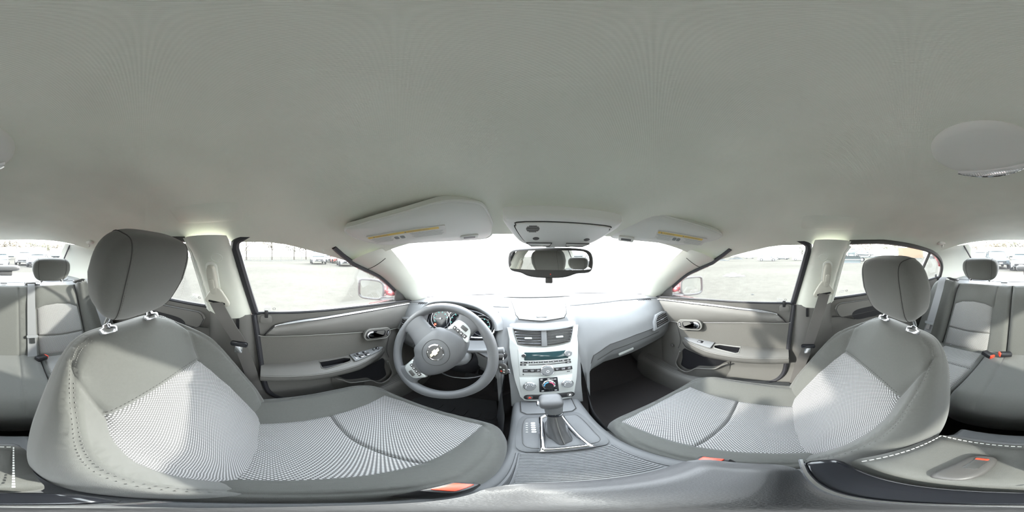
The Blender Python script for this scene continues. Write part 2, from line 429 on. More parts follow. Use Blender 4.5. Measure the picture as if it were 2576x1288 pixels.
# glass
FW = [(-.062, .955), (-.088, 1.08), (-.118, 1.222), (-.098, 1.246), (-.022, 1.247), (.055, 1.24), (.17, 1.214), (.315, 1.176), (.435, 1.122), (.487, 1.098), (.60, 1.03), (.70, .955), (.72, .93), (.645, .925), (.38, .94), (.195, .953), (.035, .956)]
RW = [(-.235, .96), (-.245, 1.13), (-.255, 1.25), (-.33, 1.27), (-.458, 1.276), (-.655, 1.264), (-.845, 1.236), (-.80, 1.0)]
QW = [(-.875, 1.225), (-1.0, 1.17), (-1.065, 1.105), (-1.09, 1.03), (-1.085, 1.01), (-.83, .99)]
nwin = 0
WIN_LABEL = {}
def side_glass(s, out, label):
    global nwin; nwin += 1
    f = lambda a, b, w: (s*(sx_(b)+.004+.012*math.sin(PI*max(0, min(1, (b-.95)/.3)))+w), a, b)
    root = thing('window_%d' % nwin, label, 'window', f(*out[0], 0), kind='structure')
    mk('pane', sheet(out, (), f, .004, .05), 'glass', root, 60); return root
wfl = side_glass(-1, FW, 'clear front door window beside the steering wheel')
wfr = side_glass(1, FW, 'clear front door window beside the passenger seat')
wrl = side_glass(-1, RW, 'rear door window behind the driver seat headrest')
wrr = side_glass(1, RW, 'rear door window behind the passenger headrest')
wql = side_glass(-1, QW, 'small rear quarter pane on the driver side')
wqr = side_glass(1, QW, 'small rear quarter pane on the passenger side')
def wsf(u, v, w=0):                         # windshield: v 0 header .. 1 base
    a = abs(u)
    h = V((u*.52, .475-.10*a**2, 1.268-.032*a**2)); b = V((u*.645, 1.12-.31*a**2.3, .938+.008*a))
    p = h.lerp(b, v); n = V((0, .45, .9)); return p+n*(.035*math.sin(PI*v)*(1-.6*a*a)+w)
nwin += 1
ws = thing('window_%d' % nwin, 'wide raked windshield glaring white above the dashboard', 'windshield', (0, 1.1, .94), kind='structure')
mk('pane', grid(lambda u, v: wsf(u, v), 30, 14, u0=-1, u1=1), 'windshield_glass', ws, 60)
seal = [wsf(-1, v/12, -.006) for v in range(13)]
mk('edge_seal', tube(seal, .0045, 6), 'seal', ws); mk('edge_seal', tube([V((-p.x, p.y, p.z)) for p in seal], .0045, 6), 'seal', ws)
mk('edge_seal', tube([wsf(u/15-1, 1, -.004) for u in range(31)], .004, 6), 'seal', ws)
def rwf(u, v, w=0):
    a = abs(u)
    h = V((u*.47, -1.145+.04*a**2, 1.318-.035*a**3)); b = V((u*.5, -1.63+.06*a**2, 1.0))
    return h.lerp(b, v)+V((0, -.5, .85))*(.03*math.sin(PI*v)*(1-a*a)+w)
nwin += 1
rw = thing('window_%d' % nwin, 'rear window above the parcel shelf', 'window', (0, -1.63, 1.0), kind='structure')
mk('pane', grid(lambda u, v: rwf(u, v), 24, 10, u0=-1, u1=1), 'glass', rw, 60)
for s in (-1, 1): mk('edge_seal', tube([V((s*(rwf(1, v/10).x-.003), rwf(1, v/10).y, rwf(1, v/10).z-.004)) for v in range(11)], .006, 6), 'seal', rw)

ntrim = 0
def trim(label):
    global ntrim; ntrim += 1
    return 'trim_%d' % ntrim, label
# A pillars
AW = spl([(.485, .365, 1.24), (.535, .50, 1.165), (.58, .64, 1.07), (.618, .76, .985), (.63, .82, .935)], 4)
AD = spl([(.592, .275, 1.185), (.625, .40, 1.137), (.655, .49, 1.096), (.698, .62, 1.008), (.735, .74, .915)], 4)
side_word = {-1: 'driver', 1: 'passenger'}
for s in (-1, 1):
    def apf(u, v, s=s):
        i = v*(len(AW)-1); k = min(int(i), len(AW)-2); t = i-k
        p = AW[k].lerp(AW[k+1], t).lerp(AD[k].lerp(AD[k+1], t), u)
        p = p+V((-.35, -.75, .0))*(.028*math.sin(PI*u))
        return (s*p.x, p.y, p.z)
    n, l = trim('pale windshield pillar cover on the %s side' % side_word[s])
    t = thing(n, l, 'pillar trim', apf(.5, 1), kind='structure')
    mk('cover', grid(apf, 10, 24, v0=.02), 'trim_beige', t, 60)
    mk('joint', tube([V(apf(.25+.75*k/10, .20-.07*(1-k/10)**2))+V((0, -.0012, 0)) for k in range(11)], .0013, 5), 'seam', t)
    # door frame moulding next to the pillar
    mk('frame_seal', tube([V(apf(1, 0))+V((s*-.03, -.07, .045)), V(apf(1, 0))+V((s*-.01, -.03, .02))]+[V(apf(1, k/20))+V((s*.006, .004, -.006)) for k in range(1, 21)], .009, 6), 'seal', t)
    red = [V(apf(1, k/20))+V((s*.03, .016, -.005)) for k in range(2, 21)]
    mk('outer_frame', tube(red, .014, 6), 'red_paint', t)
# B pillars
for s in (-1, 1):
    n, l = trim('pale upper centre pillar cover with belt guide on the %s side' % side_word[s])
    t = thing(n, l, 'pillar trim', (s*.67, -.15, .96), kind='structure')
    BP = [(-.128, 1.262), (-.108, 1.16), (-.085, 1.05), (-.068, .963), (-.10, .955), (-.16, .950), (-.205, .962), (-.236, .968), (-.245, 1.05), (-.252, 1.13), (-.262, 1.20), (-.285, 1.262)]
    def bpf(a, b, w, s=s):
        c = interp([(.95, (-.072, -.236)), (1.05, (-.088, -.245)), (1.13, (-.103, -.25)), (1.24, (-.126, -.27))], b)
        q = (a-c[1])/(c[0]-c[1]); bul = max(0, math.sin(PI*max(0, min(1, q))))**.45
        fl = .016*sstep(1.2, 1.26, b)
        return (s*(sx_(b)-.006-.044*bul-fl-w*.0+(-w)), a, b)
    mk('cover', sheet(BP, (), bpf, .0, .012), 'trim_beige', t, 60)
    ov = [bpf(-.165+.0175*math.cos(2*PI*k/24), 1.195+.0125*math.sin(2*PI*k/24), 0) for k in range(24)]
    mk('cap_outline', tube(ov, .0009, 4, closed=True), 'trim_beige_dark', t)
    mk('front_seal', tube([(s*(sx_(z)+.000), y+.008, z) for y, z in spl([(-.056, .93), (-.071, 1.0), (-.092, 1.1), (-.113, 1.2), (-.119, 1.232), (-.108, 1.254), (-.06, 1.272)], 5)], .015, 8), 'seal', t)
    mk('rear_seal', tube([(s*(sx_(z)+.000), y-.004, z) for y, z in [(-.235, .93), (-.25, 1.1), (-.262, 1.22), (-.28, 1.25)]], .016, 8), 'trim_beige_dark', t)
    n, l = trim('dark lower centre pillar cover beside the %s seat' % side_word[s])
    t = thing(n, l, 'pillar trim', (s*.68, -.14, .4), kind='structure')
    LP = [(-.060, .966), (-.047, .86), (-.036, .74), (-.026, .63), (-.006, .54), (.035, .478), (.10, .452), (.10, .33), (-.42, .33), (-.36, .5), (-.30, .62), (-.26, .75), (-.243, .86), (-.238, .966)]
    def lpf(a, b, w, s=s):
        q = max(0, min(1, (a+.245)/.19)); bul = math.sin(PI*q)**.5 if 0 < q < 1 else 0
        return (s*(.706-.035*bul*sstep(.5, .7, b)-.03*sstep(.6, .4, b)-w), a, b)
    mk('cover', sheet(LP, (), lpf, 0, .02), 'door_grey', t, 60)
    mk('belt_slot', prism(rrect(0, 0, .012, .045, .003), 0, .004, fr=Fr(lpf(-.118, .93, .003), (0, -s, 0), (0, 0, 1))), 'black', t)
# C pillars
for s in (-1, 1):
    E1 = spl([(.585, -.87, 1.245), (.612, -1.0, 1.185), (.64, -1.075, 1.11), (.665, -1.105, 1.02), (.67, -1.11, .985)], 5)
    E2 = spl([(.44, -1.13, 1.292), (.455, -1.28, 1.225), (.46, -1.42, 1.14), (.475, -1.56, 1.04), (.48, -1.60, .985)], 5)
    def cpf(u, v, s=s):
        i = v*(len(E1)-1); k = min(int(i), len(E1)-2); q = i-k
        p = E1[k].lerp(E1[k+1], q).lerp(E2[k].lerp(E2[k+1], q), u)+V((.6, -.5, 0))*(.05*math.sin(PI*u)*v)
        return (s*p.x, p.y, p.z)
    n, l = trim('pale rear roof pillar cover on the %s side' % side_word[s])
    t = thing(n, l, 'pillar trim', cpf(.5, 1), kind='structure')
    mk('cover', grid(cpf, 14, 20), 'trim_beige', t, 60)
    fr_path = [(s*(sx_(z)-.006), y, z) for y, z in spl([(-.28, 1.262), (-.458, 1.27), (-.655, 1.258), (-.86, 1.23), (-.995, 1.175), (-1.065, 1.11), (-1.09, 1.03), (-1.10, .95)], 5)]
    mk('door_frame_seal', tube(fr_path, .014, 8), 'dark_plastic', t)
    mk('outer_frame', tube([V(p)+V((s*.022, -.004, .004)) for p in fr_path[4:-11]], .015, 6), 'red_paint', t)
    mk('divider_bar', tube([(s*(sx_(1.225)), -.858, 1.232), (s*sx_(1.0), -.815, .99)], .011, 6), 'dark_plastic', t)

# ------------------------------------------------------------------ body outside: sides, hood, trunk, so nothing is open to the sky
for s, nm in ((-1, 'wall_left'), (1, 'wall_right')):
    PROF = [(.2, .80), (.35, .85), (.6, .885), (.78, .89), (.9, .845), (.94, .79), (.95, .735)]
    def sk(u, v, s=s):
        z, x = PROF[min(6, round(v*6))][0], PROF[min(6, round(v*6))][1]
        y = -2.1+u*4.2
        x -= .1*sstep(.9, 2.1, abs(y))
        if y < -.2: z = z+(.06 if z > .85 else 0)*sstep(-.2, -1.1, y)*1.0
        return (s*x, y, z)
    t = thing(nm, 'red outer body side seen past the %s door' % side_word[s], 'car body', (s*.85, 0, .2), kind='structure')
    mk('door_skin', grid(sk, 30, 6), 'red_paint', t, 50)
t = thing('wall_front', 'car nose and firewall ahead of the dashboard', 'car body', (0, 1.3, .3), kind='structure')
mk('hood', grid(lambda u, v: ((u*2-1)*.78, 1.14-.28*abs(u*2-1)**2+v*1.0, .915-.16*v*v-.03*abs(u*2-1)**2), 16, 8), 'red_paint', t, 60)
mk('firewall', grid(lambda u, v: ((u*2-1)*.74, *interp([(0, (.78, .262)), (.3, (.98, .36)), (.5, (1.06, .5)), (1, (1.08, .93))], v)), 10, 12), 'carpet', t, 60)
t = thing('wall_rear', 'tail of the car behind the rear seat', 'car body', (0, -1.7, .3), kind='structure')
mk('trunk_lid', grid(lambda u, v: ((u*2-1)*.7, -1.64-v*.5, 1.0-.02*v), 10, 4), 'red_paint', t, 60)
mk('bulkhead', grid(lambda u, v: ((u*2-1)*.74, -1.22-.02*v, .3+v*.7), 6, 6), 'carpet', t, 60)

# ------------------------------------------------------------------ floor
def flz(x, y):
    a = abs(x); z = .262
    tun = .17*sstep(.17, .10, a)*sstep(-1.2, -1.0, y)
    if y < -.1: tun = .10*sstep(.2, .1, a)
    return max(z, z+tun)+.10*sstep(-.62, -.9, y)
floor = mk('floor', grid(lambda u, v: ((u*2-1)*.74, -1.25+v*2.05, flz((u*2-1)*.74, -1.25+v*2.05)), 40, 50), 'carpet', None, 60, 'dark charcoal carpet on the cabin floor', 'floor', kind='structure')
for s in (-1, 1):
    nn = 'baseboard_left' if s < 0 else 'baseboard_right'
    SP = [(.70, .47), (.665, .455), (.635, .425), (.625, .36), (.62, .262)]
    def sil(u, v, s=s):
        y = -.9+u*1.75; i = v*4; k = min(3, int(i)); p = V(SP[k]).lerp(V(SP[k+1]), i-k)
        up = .05*sstep(.55, .8, y)
        return (s*(p.x), y, p.y+up*(1-v)-.05*sstep(.0, .5, y)*(1-v))
    t = thing(nn, 'dark ribbed door sill cover on the %s side' % side_word[s], 'door sill', (s*.66, 0, .262), kind='structure')
    mk('cover', grid(sil, 40, 8), 'door_grey', t, 50)
    for k in range(5): mk('rib', tube([V(sil(.55+.42*j/10, .08+.07*k))+V((-s*.001, 0, .001)) for j in range(11)], .0016, 4), 'dark_plastic', t)
# ------------------------------------------------------------------ doors
def door_x(y, z):                          # inner face half-width of front door panel
    return .700-.004*sstep(.9, .96, z)+.0*y-.012*sstep(.6, .45, z)
def fdoor(s, num):
    T = thing('door_%d' % num, 'front %s door with dark grey panel, armrest and chrome handle' % side_word[s], 'car door', (s*.70, .3, .36), kind='structure')
    def F(off=0, th=1): return lambda a, b, w: (s*(door_x(a, b)-off-w), a, b)
    base = [(-.052, .962), (-.036, .824), (-.021, .635), (-.003, .531), (.037, .478), (.124, .445), (.29, .40), (.50, .372), (.68, .36), (.82, .40), (.84, .93), (.767, .916), (.63, .936), (.38, .956), (.19, .964), (-.03, .968)]
    mk('lower_panel', sheet(base, (), F(), .03, .04), 'door_grey', T, 40)
    # upper pad between belt and strip
    strip = [(.79, .905), (.724, .916), (.60, .93), (.477, .937), (.36, .942), (.272, .942), (.18, .939), (.124, .936), (.06, .928), (.02, .918)]
    top = [(-.046, .966), (-.03, .970), (.035, .970), (.19, .968), (.38, .962), (.63, .94), (.79, .92)]
    mk('belt_pad', sheet(top+strip+[(-.008, .89), (-.019, .876), (-.044, .878)], (), lambda a, b, w: (s*(door_x(a, b)-.006-.006*sstep(.93, .96, b)-w), a, b), .02, .03), 'door_grey', T, 40)
    seamp = [(-.019, .872), (.09, .871), (.187, .865), (.29, .852), (.377, .837), (.46, .82), (.54, .80), (.62, .79), (.70, .79), (.79, .80)]
    def padf(a, b, w):
        zt = interp(list(strip[::-1]), a) if a > .02 else .92; zb = interp(seamp, a)
        q = max(0, min(1, (b-zb)/max(.01, zt-zb)))
        return (s*(door_x(a, b)-.014-.016*math.sin(PI*q)**.6-w), a, b)
    mk('upper_pad', sheet(strip[::-1]+[p for p in seamp[::-1]]+[(-.008, .89)], (), padf, .02, .02), 'door_grey', T, 40)
    sp = spl([(a, b, 0) for a, b in strip]+[(-.004, .893, 0), (-.017, .875, 0)], 4)
    mk('ridge_highlight', tube([(s*(door_x(p.x, p.y)-.017), p.x, p.y+.001) for p in sp[:-8]], [.0060]*(len(sp[:-8])-6)+[.0056, .005, .0042, .0034, .0026, .0018], 8), 'satin', T)  # satin tube stands in for the highlight along the pad ridge
    mk('strip_edge', tube([(s*(door_x(p.x, p.y)-.017), p.x, p.y) for p in sp[-9:]], .0022, 6), 'black', T)
    mk('panel_joint', tube([(s*(door_x(*p)-.016), p[0], p[1]-.002) for p in [(-.045, .876)]+seamp], .0016, 6), 'joint_light', T)
    # cloth insert
    mk('cloth_insert', sheet([(-.036, .868), (-.019, .868)]+seamp[1:7]+[(.565, .79), (.545, .72), (.53, .685), (.18, .70), (-.03, .70)], (), F(.010), .012, .03), 'door_cloth', T, 40)
    mk('front_joint', tube([(s*(door_x(a, b)-.008), a, b) for a, b in spl([(.57, .785), (.555, .73), (.545, .66), (.56, .6)], 4)], .0015, 5), 'seam', T)
    # belt weather strip and lock peg
    mk('belt_seal', tube([(s*(door_x(a, b)-.004), a, b+.004) for a, b in spl(top, 4)], .006, 6), 'seal', T)
    pk = thing_part(T, 'lock_peg', (s*(.684), -.012, .957))
    mk('peg', box((s*.686, -.012, .972), (.011, .014, .034), .003), 'black', pk)
    mk('peg_bezel', prism(rrect(0, 0, .045, .034, .01), 0, .003, .001, fr=Fr((s*(.686), -.012, .948), (0, -s, 0), (0, 0, 1))), 'door_grey', pk)
    # armrest: top plate with a pull pocket, and a skirt that curls under it
    ZT = [(-.03, .716), (.18, .722), (.35, .712), (.5, .690), (.53, .682)]; XI = [(-.03, .632), (.2, .624), (.35, .63), (.45, .650), (.51, .682), (.53, .696)]
    ZI = [(-.03, .690), (.17, .683), (.33, .680), (.47, .690), (.53, .684)]
    def atf(a, q, w=0):                    # q 0 outer .. 1 inner edge
        xo, zo = .697, interp(ZT, a); xi, zi = interp(XI, a), interp(ZI, a)
        return (s*(xo+(xi-xo)*q), a, zo+(zi-zo)*q+.006*math.sin(PI*q)+w)
    K = .07
    hole = [(.192, .25*K), (.30, .22*K), (.325, .38*K), (.318, .62*K), (.205, .78*K), (.192, .70*K)]
    mk('armrest', sheet([(-.032, 0), (-.032, K), (.5, K), (.528, .5*K), (.528, 0)], [hole], lambda a, b, w: atf(a, b/K, w), .004, .015), 'door_grey', T, 40)
    def skf(u, v):
        a = -.032+.56*u; p0 = V(atf(a, 1)); zl = interp([(-.03, .612), (.18, .600), (.36, .594), (.5, .62), (.53, .66)], a)
        p1 = V((s*(.692), a, zl)); p = p0.lerp(p1, v); out = V((-s, 0, -.25))*(.018*math.sin(PI*min(1, v*1.15))*(1-.7*sstep(.35, .53, a)))
        return p+out
    mk('armrest_skirt', grid(skf, 40, 10), 'door_grey', T, 60)
    mk('skirt_seam', tube([V(skf(k/30, .97))+V((-s*.003, 0, 0)) for k in range(31)], .0016, 5), 'seam', T)
    mk('armrest_edge', tube([V(atf(-.03+.53*k/24, 1))+V((0, 0, .0005)) for k in range(25)], .0035, 6), 'door_grey', T)
    def pit(u, v):                         # dark pull pocket
        n = len(hole); i = u*n; k = int(i) % n; t = i-int(i); p = V(hole[k]).lerp(V(hole[(k+1) % n]), t)
        c = V((.255, .5*K)); p = p.lerp(c, .15*v); q = V(atf(p.x, p.y/K)); return q+V((s*.006*v, 0, -.035*v))
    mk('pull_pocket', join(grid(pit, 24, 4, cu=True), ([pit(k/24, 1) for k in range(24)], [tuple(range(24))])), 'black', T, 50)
    mk('pocket_frame', tube([V(atf(*((V(hole[k]).x), V(hole[k]).y/K)))+V((0, 0, .001)) for k in range(6)], .0028, 6, closed=True), 'joint_light' if s > 0 else 'door_grey', T)
    # switch plate
    af = Fr(atf(.40, .45, .0005), V((0, 1, 0)), V(atf(.40, 0))-V(atf(.40, 1)))
    if s < 0:
        swp = Fr(atf(.405, .45, .006), V(atf(.48, .45))-V(atf(.33, .45)), V(atf(.405, 0))-V(atf(.405, 1)))
    else:
        swp = Fr(atf(.405, .45, .006), V(atf(.33, .45))-V(atf(.48, .45)), V(atf(.405, 0))-V(atf(.405, 1)))
    fx = 1 if s < 0 else -1                # +1: frame x runs forward
    sw = mk('switch_plate', prism([(fx*-.075, .022), (fx*.06, .019), (fx*.10, .006), (fx*.108, -.002), (fx*.07, -.015), (fx*-.06, -.024), (fx*-.075, -.022)][::fx], -.004, .0008, .0006, fr=swp), 'dash_grey', T, 30)
    if s < 0:
        for i, (u, v) in enumerate([(-.033, .009), (-.033, -.010), (.0, .008), (.0, -.010)]):
            mk('switch_well', prism(rrect(u, v, .028, .0165, .003), 0, .0012, .0004, fr=swp), 'black', sw)
            mk('window_switch', prism(rrect(u+.003, v, .018, .012, .003), 0, .005, .002, fr=swp), 'satin' if i % 2 else 'dash_grey', sw)
        mk('lockout_switch', prism(rrect(-.06, 0, .012, .028, .003), 0, .004, .001, fr=swp), 'satin', sw)
        mk('mirror_switch', lathe([(.007, 0), (.007, .004), (.005, .005), (0, .005)], swp.at(.05, .004), 14), 'black', sw)
        mk('mirror_dial', lathe([(.009, 0), (.009, .005), (.006, .007), (0, .007)], swp.at(.072, .003), 16), 'black', sw)
        for u, v in ((-.033, .009), (.0, .008), (.05, .004), (.072, .003)): mk('switch_mark', prism(rrect(u, v, .006, .002, .0005), .0055, .0062 if u < .04 else .0078, fr=swp), 'white_print', sw)
    else:
        mk('switch_well', prism(rrect(.0, .003, .034, .018, .003), 0, .0012, .0004, fr=swp), 'black', sw)
        mk('window_switch', prism(rrect(-.004, .003, .02, .012, .003), 0, .005, .002, fr=swp), 'satin', sw)
    # inner handle
    hf = Fr((s*(.668), .468, .808), (0, -s*.98, s*.2) if s > 0 else (0, .98, -.2), (0, .2, .98))
    hb = thing_part(T, 'inner_handle', hf(0, 0))
    mk('bezel', join(prism(rrect(0, 0, .155, .062, .030, 8), -.012, .004, .003, fr=hf)), 'door_grey', hb, 40)
    mk('bezel_rim', tube([hf(x, y, .003) for x, y in rrect(0, 0, .152, .059, .029, 8)], .0022, 6, closed=True), 'joint_light', hb)
    d = 1 if s < 0 else -1
    mk('handle_recess', prism(rrect(-d*.012, 0, .112, .042, .018, 6), .0, .0046, fr=hf), 'black', hb)
    mk('recess_back', prism(rrect(d*.012, .006, .05, .024, .008, 5), .0046, .0052, fr=hf), 'door_grey', hb)
    lever = [(-.066*d, .0), (-.058*d, .015), (-.036*d, .020), (-.034*d, .010), (-.026*d, -.003), (.0, -.009), (.034*d, -.007), (.03*d, -.014), (.0, -.019), (-.045*d, -.019), (-.06*d, -.012)]
    lv = spl([(*p, 0) for p in lever], 3, closed=True)
    mk('lever', prism([(p.x, p.y) for p in (lv if d > 0 else lv[::-1])], .004, .013, .004, fr=hf), 'chrome', hb, 50)
    mk('lock_switch', prism(rrect(d*.061, .0, .013, .03, .006, 4), .003, .006, .001, fr=hf), 'black', hb)
    for q in (-.007, 0, .007): mk('lock_mark', prism(rrect(d*.061, q, .006, .003, .001), .006, .0064, fr=hf), 'white_print', hb)
    # map pocket with bottle scoop
    lip = spl([(.25, .600, 0), (.283, .574, 0), (.317, .54, 0), (.37, .522, 0), (.42, .508, 0), (.45, .475, 0), (.485, .452, 0), (.525, .462, 0), (.55, .498, 0), (.542, .545, 0), (.53, .60, 0)], 5)
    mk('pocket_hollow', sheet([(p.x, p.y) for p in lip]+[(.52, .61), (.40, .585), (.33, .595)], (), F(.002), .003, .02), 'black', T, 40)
    mk('pocket_lip', tube([(s*(door_x(p.x, p.y)-.034), p.x, p.y) for p in lip], .0042, 8), 'door_grey', T)
    def pk_(u, v):
        i = u*(len(lip)-1); k = min(int(i), len(lip)-2); p = lip[k].lerp(lip[k+1], i-k)
        e = math.sin(PI*u)**.4 if 0 < u < 1 else 0
        zb = .385; a = p.x+(0)*v
        return (s*(door_x(a, p.y)-.034*(1-.55*v)*max(.25, e)), a, p.y+(zb-p.y)*v)
    mk('pocket_face', grid(pk_, 40, 8), 'door_grey', T, 60)
    mk('courtesy_lamp' if s < 0 else 'screw_cap', lathe([(.011, 0), (.011, .003), (.007, .006), (0, .006)], Fr((s*.686, .60, .61), (0, -s, 0), (0, 0, 1)), 14), 'black' if s < 0 else 'dark_plastic', T)
    # dark shut gap around the panel
    gap = [(-.058, .965), (-.045, .86), (-.033, .74), (-.024, .635), (-.008, .531), (.033, .472), (.12, .438), (.29, .392), (.5, .365)]
    mk('shut_gap', tube([(s*.692, a, b) for a, b in spl(gap, 4)], .011, 8), 'seal', T)
    mk('sail_panel', sheet([(.60, 1.018), (.655, .985), (.78, .90), (.655, .93), (.63, .935)], (), lambda a, b, w: (s*(sx_(b)-.012-w), a, b), .012, .03), 'dark_plastic', T, 40)
    return T
def thing_part(parent, name, loc):
    o = bpy.data.objects.new(name, None); COL.objects.link(o); o.parent = parent; o.location = V(loc)-O[parent]; O[o] = V(loc); o.empty_display_size = .02; return o
fdoor(-1, 1); fdoor(1, 2)
def rdoor(s, num):
    T = thing('door_%d' % num, 'rear %s door with plain dark grey panel' % side_word[s], 'car door', (s*.70, -.6, .36), kind='structure')
    base = [(-.238, .978), (-.238, .86), (-.25, .75), (-.30, .55), (-.36, .42), (-.7, .40), (-.85, .6), (-1.0, .75), (-1.11, .85), (-1.11, 1.03), (-.83, 1.005), (-.5, .99)]
    f = lambda a, b, w: (s*(.703-.1*(b-.9)*(1 if b > .9 else 0)-w), a, b)
    mk('panel', sheet(base, (), f, .03, .05), 'door_grey', T, 40)
    mk('belt_seal', tube([(s*(sx_(z)-.006), y, z) for y, z in [(-.24, .985), (-.5, .995), (-.83, 1.012), (-1.09, 1.035)]], .008, 6), 'seal', T)
    up = [(-.262, .925), (-.262, .935), (-.275, .955), (-.32, .962), (-.56, .965), (-.82, .975), (-.90, .965), (-.90, .94), (-.86, .915), (-.60, .90), (-.34, .888), (-.285, .888)]
    up = [(p.x, p.y) for p in spl([(*p, 0) for p in up], 4, closed=True)]
    mk('upper_pad', sheet(up, (), lambda a, b, w: (s*(.676-w), a, b), .02, .03), 'door_grey', T, 40)
    mk('pad_outline', tube([(s*.675, a, b) for a, b in up], .0018, 5, closed=True), 'seam', T)
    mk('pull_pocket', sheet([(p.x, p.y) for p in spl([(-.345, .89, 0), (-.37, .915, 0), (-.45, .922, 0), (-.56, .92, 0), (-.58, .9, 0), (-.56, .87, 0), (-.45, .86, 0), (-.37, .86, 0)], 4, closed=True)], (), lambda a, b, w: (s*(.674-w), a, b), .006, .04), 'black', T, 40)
    mk('panel_joint', tube([(s*.686, a, b) for a, b in [(-.243, .888), (-.29, .885), (-.36, .86), (-.6, .85), (-.86, .88), (-1.08, .91)]], .002, 5), 'seam', T)
    mk('lock_peg', box((s*.675, -1.035, 1.042), (.012, .013, .034), .003), 'black', T)
    return T
rdoor(-1, 3); rdoor(1, 4)
# door mirrors outside
def dmirror(s):
    c = V((s*.905, .60 if s < 0 else .60, .985))
    T = thing('door_mirror', 'red %s door mirror with black rim outside the front window' % side_word[s], 'door mirror', (s*.80, .64, .93), group=None)
    tgt = V((-s*.0-.35, -.25, 1.2)) if s < 0 else V((-.3, -.1, 1.2))
    # glass faces back and a little inward
    n = V((-s*.36, -1, .04)).normalized()
    fr = Fr(c, V((0, 0, 1)).cross(n)*1, (0, 0, 1))
    sh = [(-.088, .038), (-.078, .055), (-.045, .061), (.04, .061), (.078, .050), (.088, .022), (.086, -.02), (.07, -.045), (.03, -.054), (-.05, -.058), (-.08, -.05), (-.09, -.03)]
    if s > 0: sh = [(-x, y) for x, y in sh][::-1]
    sp = spl([(*p, 0) for p in sh], 4, closed=True)
    P2 = [(p.x, p.y) for p in sp]
    def hous(u, v):
        p = P2[int(u*len(P2)) % len(P2)]; k = [1.08, 1.10, 1.06, .95, .75, .45, .05][round(v*6)]; w_ = [.004, -.02, -.045, -.07, -.09, -.1, -.103][round(v*6)]
        return fr(p[0]*k, p[1]*k, w_)
    mk('housing', grid(hous, len(P2), 6, cu=True), 'red_paint', T, 60)
    mk('rim', tube([fr(x*1.05, y*1.05, .004) for x, y in P2], .007, 8, closed=True), 'dark_plastic', T)
    mk('glass', prism(P2, -.003, .002, fr=fr), 'mirror', T, 20)
    low = [(x, y) for x, y in P2 if y < -.0]
    mk('foot', tube([fr(s*-.02, -.055, -.04), V((s*.80, .64, .935)), V((s*.735, .66, .945))], [.03, .026, .03], 10, flat=.5), 'dark_plastic', T)
    mk('foot_cap', rbox((0, 0, 0), (.07, .05, .035), .6, 16, 8, Fr(V((s*.79, .665, .975)), (1, 0, 0), (0, 1, 0))), 'red_paint', T)
    if s > 0: text('OBJECTS IN MIRROR ARE', .006, fr.at(.02, -.03, .0025), 'label_grey', T); text('CLOSER THAN THEY APPEAR', .006, fr.at(.02, -.04, .0025), 'label_grey', T)
    return T
dmirror(-1); dmirror(1)
# ------------------------------------------------------------------ dashboard
DASH = thing('dashboard', 'grey dual cowl dashboard sweeping down to a silver centre stack', 'dashboard', (0, .8, .5))
DS = [  # |x| -> A windshield side, B, C top edge, D, E, F seam   (y, z)
    (.0, (1.13, .936, .93, .944, .80, .942, .73, .935, .70, .922, .685, .895)),
    (.11, (1.125, .937, .93, .944, .80, .942, .73, .935, .70, .922, .685, .895)),
    (.145, (1.12, .938, .92, .945, .79, .942, .72, .928, .65, .83, .60, .70)),
    (.162, (1.11, .938, .92, .946, .78, .944, .71, .925, .615, .75, .555, .50)),
    (.178, (1.10, .938, .91, .948, .775, .946, .705, .922, .63, .80, .600, .67)),
    (.20, (1.10, .938, .91, .948, .775, .946, .70, .922, .635, .82, .608, .735)),
    (.275, (1.06, .94, .90, .95, .77, .946, .695, .92, .64, .85, .612, .776)),
    (.42, (.99, .942, .87, .953, .76, .946, .69, .92, .635, .86, .610, .79)),
    (.55, (.915, .944, .82, .95, .75, .936, .69, .91, .645, .86, .618, .785)),
    (.66, (.83, .94, .775, .938, .73, .926, .69, .905, .655, .86, .630, .772)),
    (.715, (.80, .935, .75, .932, .715, .92, .69, .90, .665, .86, .642, .766))]
def dprof(ax, v):
    t = interp(DS, ax); pts = [V((t[2*i], t[2*i+1], 0)) for i in range(6)]
    i = v*5; k = min(4, int(i)); f = i-k
    p1, p2 = pts[k], pts[k+1]; p0 = pts[k-1] if k else p1*2-p2; p3 = pts[k+2] if k < 4 else p2*2-p1
    return .5*((2*p1)+(p2-p0)*f+(2*p0-5*p1+4*p2-p3)*f*f+(3*p1-p0-3*p2+p3)*f**3)
XS = [.0, .04, .08, .11, .128, .145, .153, .162, .175, .19, .21, .23, .25, .29, .33, .37, .40, .44, .48, .52, .55, .59, .63, .66, .69, .715]
XS = [-x for x in XS[::-1][:-1]]+XS
def dpad(i, j):
    x = XS[i]; p = dprof(abs(x), j/30)
    k = sstep(-.185, -.205, x)*sstep(-.56, -.53, x)*sstep(15, 19, j)*sstep(31, 26, j)   # cluster bay
    return (x, p.x+.09*k, p.y)
n = len(XS)
def patch(i0, i1, j0, j1):
    w_ = j1-j0+1
    return [V(dpad(i, j)) for i in range(i0, i1+1) for j in range(j0, j1+1)], [(a*w_+b, a*w_+b+1, (a+1)*w_+b+1, (a+1)*w_+b) for a in range(i1-i0) for b in range(j1-j0)]
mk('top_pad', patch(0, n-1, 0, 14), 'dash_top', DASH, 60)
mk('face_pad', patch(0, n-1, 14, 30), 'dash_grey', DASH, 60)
# crease between top and face on the passenger wing, ending in the bright edge
edge = [V((x, dprof(x, .40).x, dprof(x, .40).y+.003)) for x in [.15+.025*k for k in range(23)]]
mk('pad_edge', tube(edge, .004, 6), 'dash_top', DASH)
mk('pad_edge', tube([V((-p.x, p.y, p.z)) for p in edge], .004, 6), 'dash_top', DASH)
